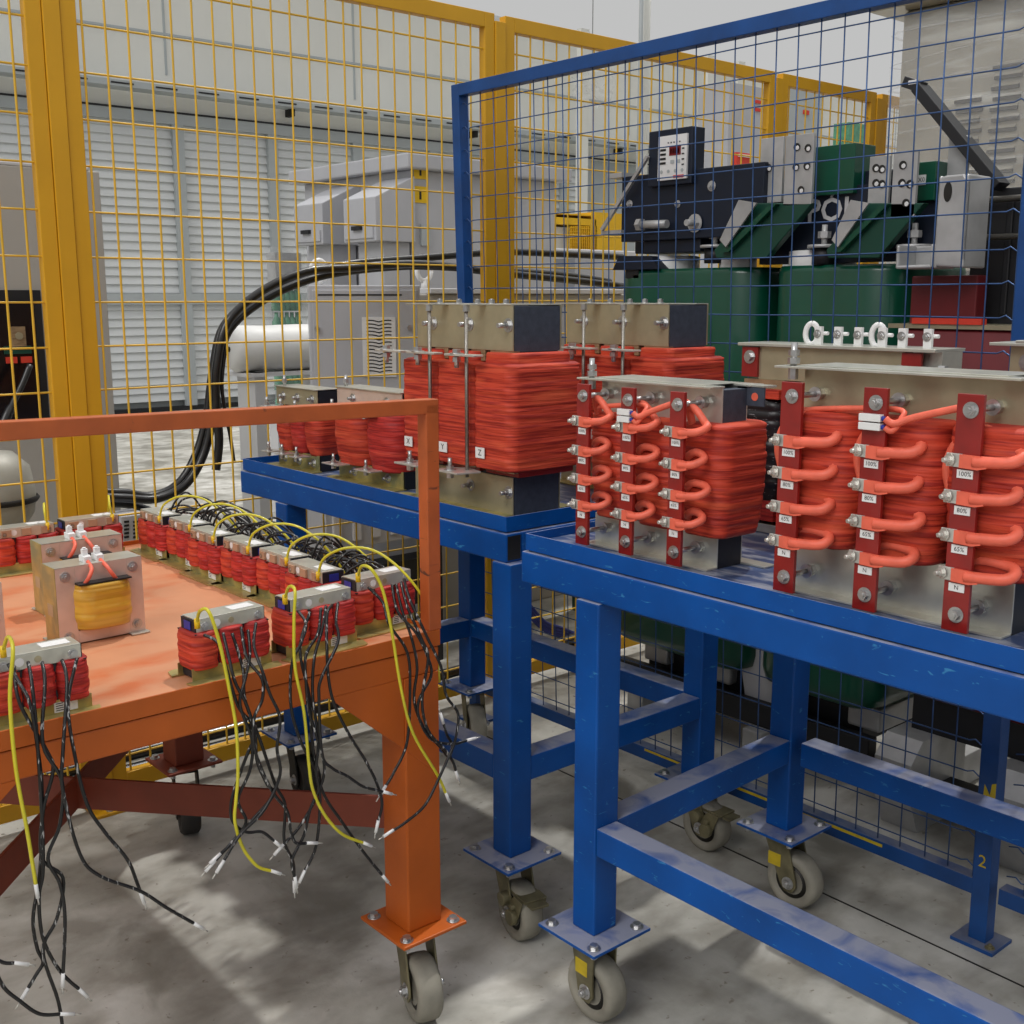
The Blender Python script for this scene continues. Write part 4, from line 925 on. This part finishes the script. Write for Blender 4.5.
# ---------------------------------------------------------------- green dry-type transformer
GY = 3.05
t = thing('green_transformer', 'big green cast-resin transformer behind the blue mesh fence', 'transformer', (-2.4, 3.25, 0), local=False)
def wc(x, Y=GY): return at(x, 300, Y=Y).x
zt = at(700, 268, Y=GY).z
GR = [(wc(623), wc(780)), (wc(785), wc(880))]
x0 = wc(611); w = .64
zc0 = .27
for k, (m_, xa, w) in enumerate((('greenp', x0, .64), ('greenp', x0 + .69, .47))):
    g = G(); n = 48; v = []
    R_ = .11
    prof = [(-.05, zc0 - .02), (-.01, zc0), (0, zc0 + .04), (0, zt - .02), (-.006, zt), (-.05, zt)]
    for o, z in prof:
        for i in range(n):
            qd = int(i / (n / 4)); f = (i - qd * n / 4) / (n / 4 - 1); ang = (qd + f) * PI / 2
            cx_ = (w / 2 - R_) * (1 if qd in (0, 3) else -1); cy_ = (.24 - R_) * (1 if qd in (0, 1) else -1)
            v.append((xa + w / 2 + cx_ + (R_ + o) * math.cos(ang), GY + .24 + cy_ + (R_ + o) * math.sin(ang), z))
    g.add(v, [(j * n + i, j * n + (i + 1) % n, (j + 1) * n + (i + 1) % n, (j + 1) * n + i) for j in range(len(prof) - 1) for i in range(n)] + [tuple(range(n))[::-1], tuple(range((len(prof) - 1) * n, len(prof) * n))], m_, True)
    g.build('resin_coil', t)
    for rx_, rr_ in ((.27, .105), (.80, .062)):
        if rx_ < .5 or k == 0: G().lathe([(rr_, 0), (rr_, .045), (rr_ - .01, .048), (.001, .048)], (xa + w * rx_, GY + .02 + rr_, zt), (0, 0, 1), 36, 'white').build('top_ring', t)
    for s in (-.15, .15):
        G().box(xa + w / 2 + s - .06, xa + w / 2 + s + .06, GY + .1, GY + .38, zc0 - .10, zc0 - .02, 'alu').build('support_block', t, .01)
xe = x0 + 1.15; w = .64
G().box(x0 + .02, xe - .1, GY + .10, GY + .30, zt + .06, zt + .28, 'navy').build('core_yoke', t, .004); G().box(x0 + .1, xe - .1, GY + .14, GY + .34, .10, .22, 'blacks').build('lower_yoke', t, .004)
g = G(); B(g, GY - .0, 622, 177, 762, 235, .06, 'navy'); g.box(x0 + .14, x0 + .40, GY + .02, GY + .08, zt + .055, zt + .1, 'navy'); g.build('yoke_clamp', t, .003)
g = G(); B(g, GY - .02, 607, 174, 622, 177, .08, 'alu'); B(g, GY - .02, 601, 231, 621, 234, .08, 'alu'); g.build('clamp_flange', t)
g = G(); g.bar(at(602, 230, Y=GY - .03), at(648, 156, Y=GY - .03), .012, .012, 'alu', (0, 1, 0)); g.build('tie_strap', t)
g = G(); a = at(617, 254, Y=GY + .0); g.prism([(wc(614), zt + .0), (wc(660), zt + .0), (wc(652), zt + .045), (wc(620), zt + .05)], GY - .01, GY + .06, 'y', 'navy'); g.box(wc(625), wc(638), GY, GY + .05, zt - .03, zt + .04, 'blacks'); g.build('lead_clamp', t)
# control box on the yoke
g = G(); a = at(649, 132, Y=GY - .02); b = at(702, 182, Y=GY - .02); g.box(a.x, at(692, 150, Y=GY - .02).x, GY - .02, GY + .045, b.z, a.z, 'navy'); cb = g.build('control_box', t, .003)
g = G(); a = at(658.5, 137, Y=GY - .028); b = at(686, 178, Y=GY - .028); g.box(a.x, b.x, GY - .028, GY - .02, b.z, a.z, 'white')
pw = b.x - a.x; ph = a.z - b.z; yy = GY - .0285
def R2(u0, v0, u1, v1, m): g.box(a.x + pw * u0, a.x + pw * u1, yy - .001, yy, b.z + ph * v0, b.z + ph * v1, m)
R2(.40, .54, .80, .74, 'redled')
for k in range(4): R2(.44 + k * .085, .58, .49 + k * .085, .70, 'redp')
for k in range(5): R2(.34 + k * .1, .82, .38 + k * .1, .85, 'ink')
for k in range(4): R2(.08, .36 + k * .1, .28, .41 + k * .1, 'ink'); R2(.84, .3 + k * .12, .92, .33 + k * .12, 'ink')
for k in range(4): g.cyl((a.x + pw * (.14 + k * .24), yy, b.z + ph * .19), (a.x + pw * (.14 + k * .24), yy - .001, b.z + ph * .19), .006, 12, 'mull')
R2(.45, .36, .58, .44, 'mull'); R2(.65, .36, .78, .44, 'mull'); R2(.56, .03, .92, .09, 'redp')
g.build('display_panel', cb)
for x, y, r in ((712, 186, .011), (678, 204, .008), (630, 204, .009)):
    q = G(); p = at(x, y, Y=GY); hexbolt(q, (p.x, GY - .001, p.z), (0, -1, 0), r, .008, .006, 'alu'); q.build('bolt', t)
q = G(); a = at(640, 225, Y=GY - .02); b = at(669, 224, Y=GY - .02); q.cyl((a.x, GY - .03, a.z), (b.x, GY - .03, b.z), .014, 12, 'alu'); q.cyl((a.x, GY - .03, a.z), (a.x + .02, GY - .03, a.z), .022, 6, 'alu', smooth=False); q.build('support_bolt', t)
q = G(); a = at(692, 223, Y=GY - .02); hexbolt(q, (a.x, GY - .005, a.z), (0, -1, 0), .02, .014, .03, 'alu'); q.build('support_bolt', t)
for x in (713, 822, 912):
    q = G(); a = at(x, 248, Y=GY + .02); q.cyl((a.x, GY + .03, a.z), (a.x, GY + .03, a.z + .07), .009, 10, 'alu'); q.cyl((a.x, GY + .03, a.z + .03), (a.x, GY + .03, a.z + .05), .02, 6, 'alu', smooth=False); q.cyl((a.x, GY + .03, a.z), (a.x, GY + .03, a.z + .01), .05, 20, 'alu'); q.cyl((a.x, GY + .03, a.z - .05), (a.x, GY + .03, a.z), .035, 20, 'blacks'); q.build('clamping_stud', t)
# slanted green duct plates
for xa, xb in ((706, 775), (818, 888)):
    P = [(xa + 10, 262), (xa + 22, 252), (xb + 32, 205), (xb + 4, 203), (xb - 12, 203)]
    Q = [at(x, y, Y=GY - .03) for x, y in ((xa + 8, 250), (xa + 50, 203), (xa + 106, 203), (xa + 60, 258), (xa + 10, 258))]
    g = G(); g.prism([(p.x, p.z) for p in Q], GY - .03, GY + .0, 'y', 'greendk'); g.build('slanted_duct', t, .003)
    Q = [at(x, y, Y=GY - .05) for x, y in ((xa + 14, 252), (xa + 62, 206), (xa + 70, 204), (xa + 22, 252))]
    g = G(); g.prism([(p.x, p.z) for p in Q], GY - .05, GY - .03, 'y', 'greenp'); g.build('duct_flange', t)
    Q = [at(x, y, Y=GY - .06) for x, y in ((xa + 14, 240), (xa + 33, 200), (xa + 51, 203), (xa + 20, 247))]
    g = G(); g.prism([(p.x, p.z) for p in Q], GY - .062, GY - .055, 'y', 'alu'); g.build('guide_plate', t)
def plate(x0_, y0_, x1_, y1_, Y, dep, m, nm, holes=()):
    g = G(); B(g, Y, x0_, y0_, x1_, y1_, dep, m); 
    for hx, hy in holes: p = at(hx, hy, Y=Y - .001); g.cyl((p.x, Y - .001, p.z), (p.x, Y - .0035, p.z), .012, 12, 'forkdk'); g.cyl((p.x + .004, Y - .0035, p.z - .003), (p.x + .004, Y - .006, p.z - .003), .007, 8, 'white')
    return g.build(nm, t, .002)
plate(761, 139, 781, 202, GY + .02, .012, 'alu', 'busbar_plate', ((769, 168),))
plate(786, 136, 811, 204, GY - .03, .012, 'alu', 'busbar_plate', ((797, 147), (808, 148), (796, 167), (807, 166), (801, 190)))
plate(870, 157, 887, 213, GY + .02, .012, 'alu', 'busbar_plate', ((876, 168), (882, 169), (876, 183), (882, 184)))
plate(894, 153, 914, 216, GY - .03, .012, 'alu', 'busbar_plate', ((902, 183), (910, 184), (906, 203), (903, 165)))
plate(949, 137, 965, 178, GY + .1, .02, 'alu', 'busbar_plate')
plate(808, 148, 853, 193, GY + .04, .11, 'greenp', 'green_cover'); plate(912, 163, 934, 200, GY + .04, .09, 'greenp', 'green_cover')
g = G(); p = at(922, 180, Y=GY + .039); g.box(p.x - .012, p.x + .012, GY + .036, GY + .04, p.z - .014, p.z + .014, 'white'); g.text('X0', .018, (p.x, GY + .036, p.z), (1, 0, 0), (0, 0, 1)); g.build('terminal_tag', t)
g = G(); B(g, GY + .06, 762, 193, 940, 260, .04, 'navy'); g.build('crossbeam', t)
g = G(); p = at(806, 222, Y=GY + .055); g.text('PÓL', .098, (p.x, GY + .058, p.z), (1, 0, 0), (0, 0, 1), 'cabwhite', .001, False, .0018); g.build('lettering', t)
g = G(); g.box(x0, xe - .02, GY + .05, GY + .1, .08, .16, 'blacks'); g.box(x0, xe - .02, GY + .40, GY + .45, .08, .16, 'blacks')
for k in range(3):
    xx = x0 + .12 + k * .55
    g.box(xx, xx + .08, GY, GY + .5, 0.0, .08, 'alu')
g.build('base_rail', t, .004)
g = G(); Q = [at(x, y, Y=GY + .1) for x, y in ((738, 640), (776, 640), (790, 745), (748, 745))]; g.prism([(p.x, max(p.z, .05)) for p in Q], GY + .1, GY + .2, 'y', 'cabwhite'); g.build('air_duct', t)

# red transformer and black machine to the right
t = thing('red_transformer', 'dark red cast-resin transformer beside the green one, behind the blue mesh', 'transformer', (-1.7, 3.3, 0), local=False)
a = wc(912); b = wc(984)
def rrect(g, xa, xb, ya, yb, z0, z1, R_, m, n=40, low=.0):
    v = []; prof = [(-.03, z0 - low), (0, z0 + .02), (0, z1 - .01), (-.01, z1)]
    for o, z in prof:
        for i in range(n):
            qd = int(i / (n / 4)); f = (i - qd * n / 4) / (n / 4 - 1); ang = (qd + f) * PI / 2
            v.append(((xa + xb) / 2 + ((xb - xa) / 2 - R_) * (1 if qd in (0, 3) else -1) + (R_ + o) * math.cos(ang), (ya + yb) / 2 + ((yb - ya) / 2 - R_) * (1 if qd in (0, 1) else -1) + (R_ + o) * math.sin(ang), z))
    return g.add(v, [(j * n + i, j * n + (i + 1) % n, (j + 1) * n + (i + 1) % n, (j + 1) * n + i) for j in range(3) for i in range(n)] + [tuple(range(n))[::-1], tuple(range(3 * n, 4 * n))], m, True)
g = G(); B(g, GY, 912, 276, 974, 330, .06, 'redres'); g.build('upper_block', t, .004)
a = wc(905); zz = at(905, 328, Y=GY - .06).z
g = G(); rrect(g, a, a + .85, GY - .06, GY + .45, .62, zz, .05, 'redres'); g.build('winding_box', t)
g = G(); g.box(a - .01, a + .87, GY - .065, GY + .2, zz, zz + .012, 'cream'); g.build('top_edge', t)
g = G(); B(g, GY - .07, 912, 318, 981, 325, .03, 'redp'); g.build('red_strip', t)
g = G(); rrect(g, at(888, 700, Y=GY).x, at(888, 700, Y=GY).x + .9, GY - .02, GY + .5, .40, .66, .14, 'redres', low=.03); g.build('lower_coil', t)
for x in (898, 1010):
    p = at(x, 720, Y=GY); g = G(); g.prism([(GY - .12, .10), (GY - .12, .20), (GY - .06, .26), (GY + .2, .26), (GY + .2, .0), (GY - .06, 0)], p.x, p.x + .12, 'x', 'alu'); g.cyl((p.x + .06, GY - .1205, .13), (p.x + .06, GY - .123, .13), .02, 16, 'blacks'); g.build('support_foot', t, .006)
G().box(a - .05, a + .9, GY + .05, GY + .12, .02, .1, 'blacks').box(a + .1, a + .75, GY + .02, GY + .4, .26, .40, 'blacks').build('base_rail', t)
t = thing('grey_channel_bracket', 'upright grey channel bracket with an oval hole, behind the blue mesh', 'bracket', (-1.8, 2.98, 0), local=False)
Yb = 2.93; a = at(896, 250, Y=Yb); b = at(934, 250, Y=Yb); c = at(964, 250, Y=Yb); zb = at(900, 269, Y=Yb).z; zu = at(940, 176, Y=Yb).z; zl = at(900, 245, Y=Yb).z
g = G(); g.prism([(b.x, zb + .006), (c.x - .01, zb), (c.x, zb + .02), (c.x, zu - .02), (c.x - .015, zu), (b.x + .015, zu), (b.x, zu - .02)], Yb, Yb + .012, 'y', 'alu')
g.box(c.x - .012, c.x, Yb, Yb + .12, zb, zu, 'alu'); g.box(b.x, b.x + .01, Yb - .0, Yb + .1, zb, zu, 'alu')
g.box(a.x, b.x, Yb, Yb + .1, zb, zb + .01, 'alu'); g.box(a.x, a.x + .01, Yb, Yb + .1, zb, zl, 'alu'); g.box(b.x - .012, b.x, Yb, Yb + .1, zb, zl, 'alu'); g.box(a.x, b.x, Yb + .09, Yb + .1, zb, zl, 'alu'); g.build('channel', t, .005)
p = at(948, 192, Y=Yb); g = G(); g.add([(p.x + .012 * math.cos(s), Yb - .001, p.z + .026 * math.sin(s)) for s in [2 * PI * i / 24 for i in range(24)]], [tuple(range(24))], 'forkdk'); g.build('oval_hole', t)
t = thing('black_machine', 'black machine block with two horizontal steel rods at the right edge', 'machine', (-1.3, 3.2, 0), local=False)
a = at(975, 190, Y=GY + .12)
g = G(); g.box(a.x, a.x + 1.2, GY + .12, GY + .6, 1.45, a.z + .0, 'blacks')
for k in range(10): g.box(a.x + .1 + k * .05, a.x + .12 + k * .05, GY + .112, GY + .12, 1.5, a.z - .02, 'blacks')
g.build('body', t, .004)
for y in (201, 238): p = at(972, y, Y=GY + .08); q = G(); q.cyl((p.x - .01, GY + .08, p.z), (p.x + 1, GY + .08, p.z), .009, 10, 'rod'); q.cyl((p.x - .02, GY + .08, p.z), (p.x + .015, GY + .08, p.z), .02, 6, 'rod', smooth=False); q.build('steel_rod', t)
g = G(); g.box(a.x + .72, a.x + .84, GY + .2, GY + .4, 0, 1.45, 'blacks'); g.box(a.x + 1.05, a.x + 1.17, GY + .2, GY + .4, 0, 1.45, 'blacks'); g.build('column', t)
p0 = at(920, 88, Y=GY + .1); p1 = at(1001, 187, Y=GY + .1); ll = G(); ll.bar((p0.x, GY + .10, p0.z), (p1.x, GY + .10, p1.z), .03, .062, 'blacks', (0, 1, 0))
p2 = at(906, 82, Y=GY + .1); ll.bar((p0.x + .01, GY + .10, p0.z + .0), (p2.x, GY + .10, p2.z), .03, .035, 'blacks', (0, 1, 0)); pp = at(912, 82, Y=GY + .08); ll.box(pp.x - .014, pp.x + .014, GY + .082, GY + .085, pp.z - .006, pp.z + .006, 'white'); ll.build('lever_arm', t, .002)
# wrapped cartons
t = thing('carton_stack', 'tall film wrapped stack of beige louvred panels at the upper right', 'stack', (-2.3, 5.3, 0), local=False)
YS = 4.9; a = at(900, 60, Y=YS); zt_ = at(900, 12, Y=YS).z
g = G(); g.box(a.x, a.x + 2.6, YS, YS + 1.2, .15, zt_, 'wrap'); g.build('carton_block', t, .02)
g = G(); g.box(a.x - .12, a.x + 2.7, YS - .1, YS + 1.3, zt_, zt_ + .06, 'wrap'); g.build('top_board', t, .01)
g = G()
for c in range(14):
    for r_ in range(30):
        xx = a.x + .12 + c * .165 + (.01 if r_ % 2 else 0); zz = zt_ - (.75, .42, .30)[min(c, 2)] - r_ * .043
        if zz < 1.0: continue
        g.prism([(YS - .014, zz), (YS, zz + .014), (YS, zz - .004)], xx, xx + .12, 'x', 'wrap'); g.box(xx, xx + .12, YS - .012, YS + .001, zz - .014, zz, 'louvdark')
g.build('louvres', t)
g = G()
for k in range(11): z_ = zt_ - .1 - k * .11; g.tube([(a.x - .015, YS + .3, z_), (a.x - .018, YS - .01, z_ + random.uniform(-.02, .02)), (a.x + .8, YS - .018, z_ + random.uniform(-.05, .05)), (a.x + 1.7, YS - .018, z_ + random.uniform(-.05, .05)), (a.x + 2.6, YS - .01, z_)], random.uniform(.003, .007), 5, 'film', 5)
g.box(a.x - .03, a.x + 2.63, YS - .03, YS - .028, .2, zt_ - .02, 'film'); g.build('film_wrap', t)
G().box(a.x, a.x + 2.6, YS, YS + 1.2, 0, .15, 'wood').build('pallet', t)
# far things seen between fence posts
t = thing('far_rack', 'pale machine with orange labels seen far off beyond the yellow fence', 'machine', (-9, 12, 0), local=False)
g = G(); B(g, None, 730, 82, 762, 175, .5, 'cab2', X=-9.5, fl=True); B(g, None, 787, 85, 818, 160, .5, 'mull', X=-9.5, fl=True); B(g, None, 762, 140, 787, 150, .5, 'mull', X=-9.5); g.build('body', t)
g = G(); B(g, None, 755, 100, 760, 104, -.02, 'redp', X=-9.5); B(g, None, 803, 110, 808, 115, -.02, 'redp', X=-9.5); B(g, None, 755, 108, 760, 112, -.02, 'redp', X=-9.5); g.build('orange_label', t)
tag(B(B(G(), None, 737, 152, 750, 170, .05, 'redp', X=-7, fl=True), None, 738, 154, 750, 158, -.02, 'white', X=-7).build('red_box'), 'small red and white box far behind the navy yoke', 'box')
tag(G().lathe([(.001, 2.25), (.05, 2.23), (.09, 2.15), (.10, 2.05), (.10, 0), (.001, 0)], (at(754, 170, X=-6.4).x, at(754, 170, X=-6.4).y, 0), (0, 0, 1), 20, 'navy').build('gas_cylinder'), 'dark gas cylinder far behind the navy yoke', 'cylinder')
tag(B(G(), None, 850, 122, 866, 150, .3, 'glassgreen', X=-11, fl=True).build('green_sign_board'), 'pale green board far beyond the fence', 'board')
t = thing('plastic_bag', 'crumpled clear plastic bag hanging behind the blue mesh', 'bag', (-5, 5, 0), local=False)
rnd = random.Random(5); p = at(592, 82, X=-5.2); v = []; nn = 14
for i in range(nn):
    for j in range(nn): u, w_ = i / (nn - 1) - .5, j / (nn - 1) - .5; k = 1 - .5 * max(0, abs(u) + abs(w_) - .6); v.append((p.x + rnd.uniform(-.04, .04), p.y + u * .34 * k, p.z + w_ * .30 * k))
G().add(v, [(i * nn + j, (i + 1) * nn + j, (i + 1) * nn + j + 1, i * nn + j + 1) for i in range(nn - 1) for j in range(nn - 1)], 'film').build('film', t)
G().cyl((p.x, p.y, p.z + .13), (p.x, p.y, 9), .003, 6, 'mull').build('hanging_string', t)
# dark strip for a floor joint and the painted shadow line along the fence
g = G(); g.bar((-3.2, 2.5, FLZ + .0004), (-.2, 2.46, FLZ + .0004), .006, .0008, 'forkdk'); struct(g.build('joint_shadow_strip'))

# ================================================================ LIGHT
w = D.worlds.new('world'); SC.world = w; w.use_nodes = True
nt = w.node_tree; bg = nt.nodes['Background']; tc = nt.nodes.new('ShaderNodeTexCoord'); sx = nt.nodes.new('ShaderNodeSeparateXYZ'); rp = nt.nodes.new('ShaderNodeValToRGB')
nt.links.new(tc.outputs['Generated'], sx.inputs[0]); nt.links.new(sx.outputs['Z'], rp.inputs[0]); nt.links.new(rp.outputs[0], bg.inputs[0])
el = rp.color_ramp.elements; el[0].position = 0; el[0].color = (.10, .102, .106, 1); el[1].position = 1; el[1].color = (.9, .9, .89, 1)
for p_, v_ in ((.08, .18), (.14, .53), (.35, .53), (.6, .7)): e = el.new(p_); e.color = (v_, v_ * 1.003, v_, 1)
bg.inputs[1].default_value = 1.0
def sun_or_fill(d, e, ang, col=(1, 1, 1)):
    l = D.lights.new('sun_or_fill', 'SUN'); l.energy = e; l.angle = math.radians(ang); l.color = col
    o = D.objects.new('sun_or_fill', l); COL.objects.link(o); o.rotation_euler = Vector(d).to_track_quat('-Z', 'Y').to_euler(); return o
sun_or_fill((.12, -.42, -1), 1.7, 1.8, (1, .98, .94))
sun_or_fill((-.18, .66, -.6), 1.0, 30, (1, .98, .96))  # soft fill from the camera side, added to light the near faces
def area_fill(loc, to, size, e, col=(1, 1, 1)):
    l = D.lights.new('area_fill', 'AREA'); l.shape = 'RECTANGLE'; l.size, l.size_y = size; l.energy = e; l.color = col
    o = D.objects.new('area_fill', l); COL.objects.link(o); o.location = loc; o.rotation_euler = (Vector(to) - Vector(loc)).to_track_quat('-Z', 'Y').to_euler(); return o
area_fill((-.5, -3.5, 5.5), (-2, 2, .8), (5, 2), 60, (1, .98, .96))  # unseen overhead fill, added to brighten faces turned to the camera
SC.view_settings.view_transform = 'Standard'; SC.view_settings.look = 'None'; SC.view_settings.exposure = 0; SC.view_settings.gamma = 1
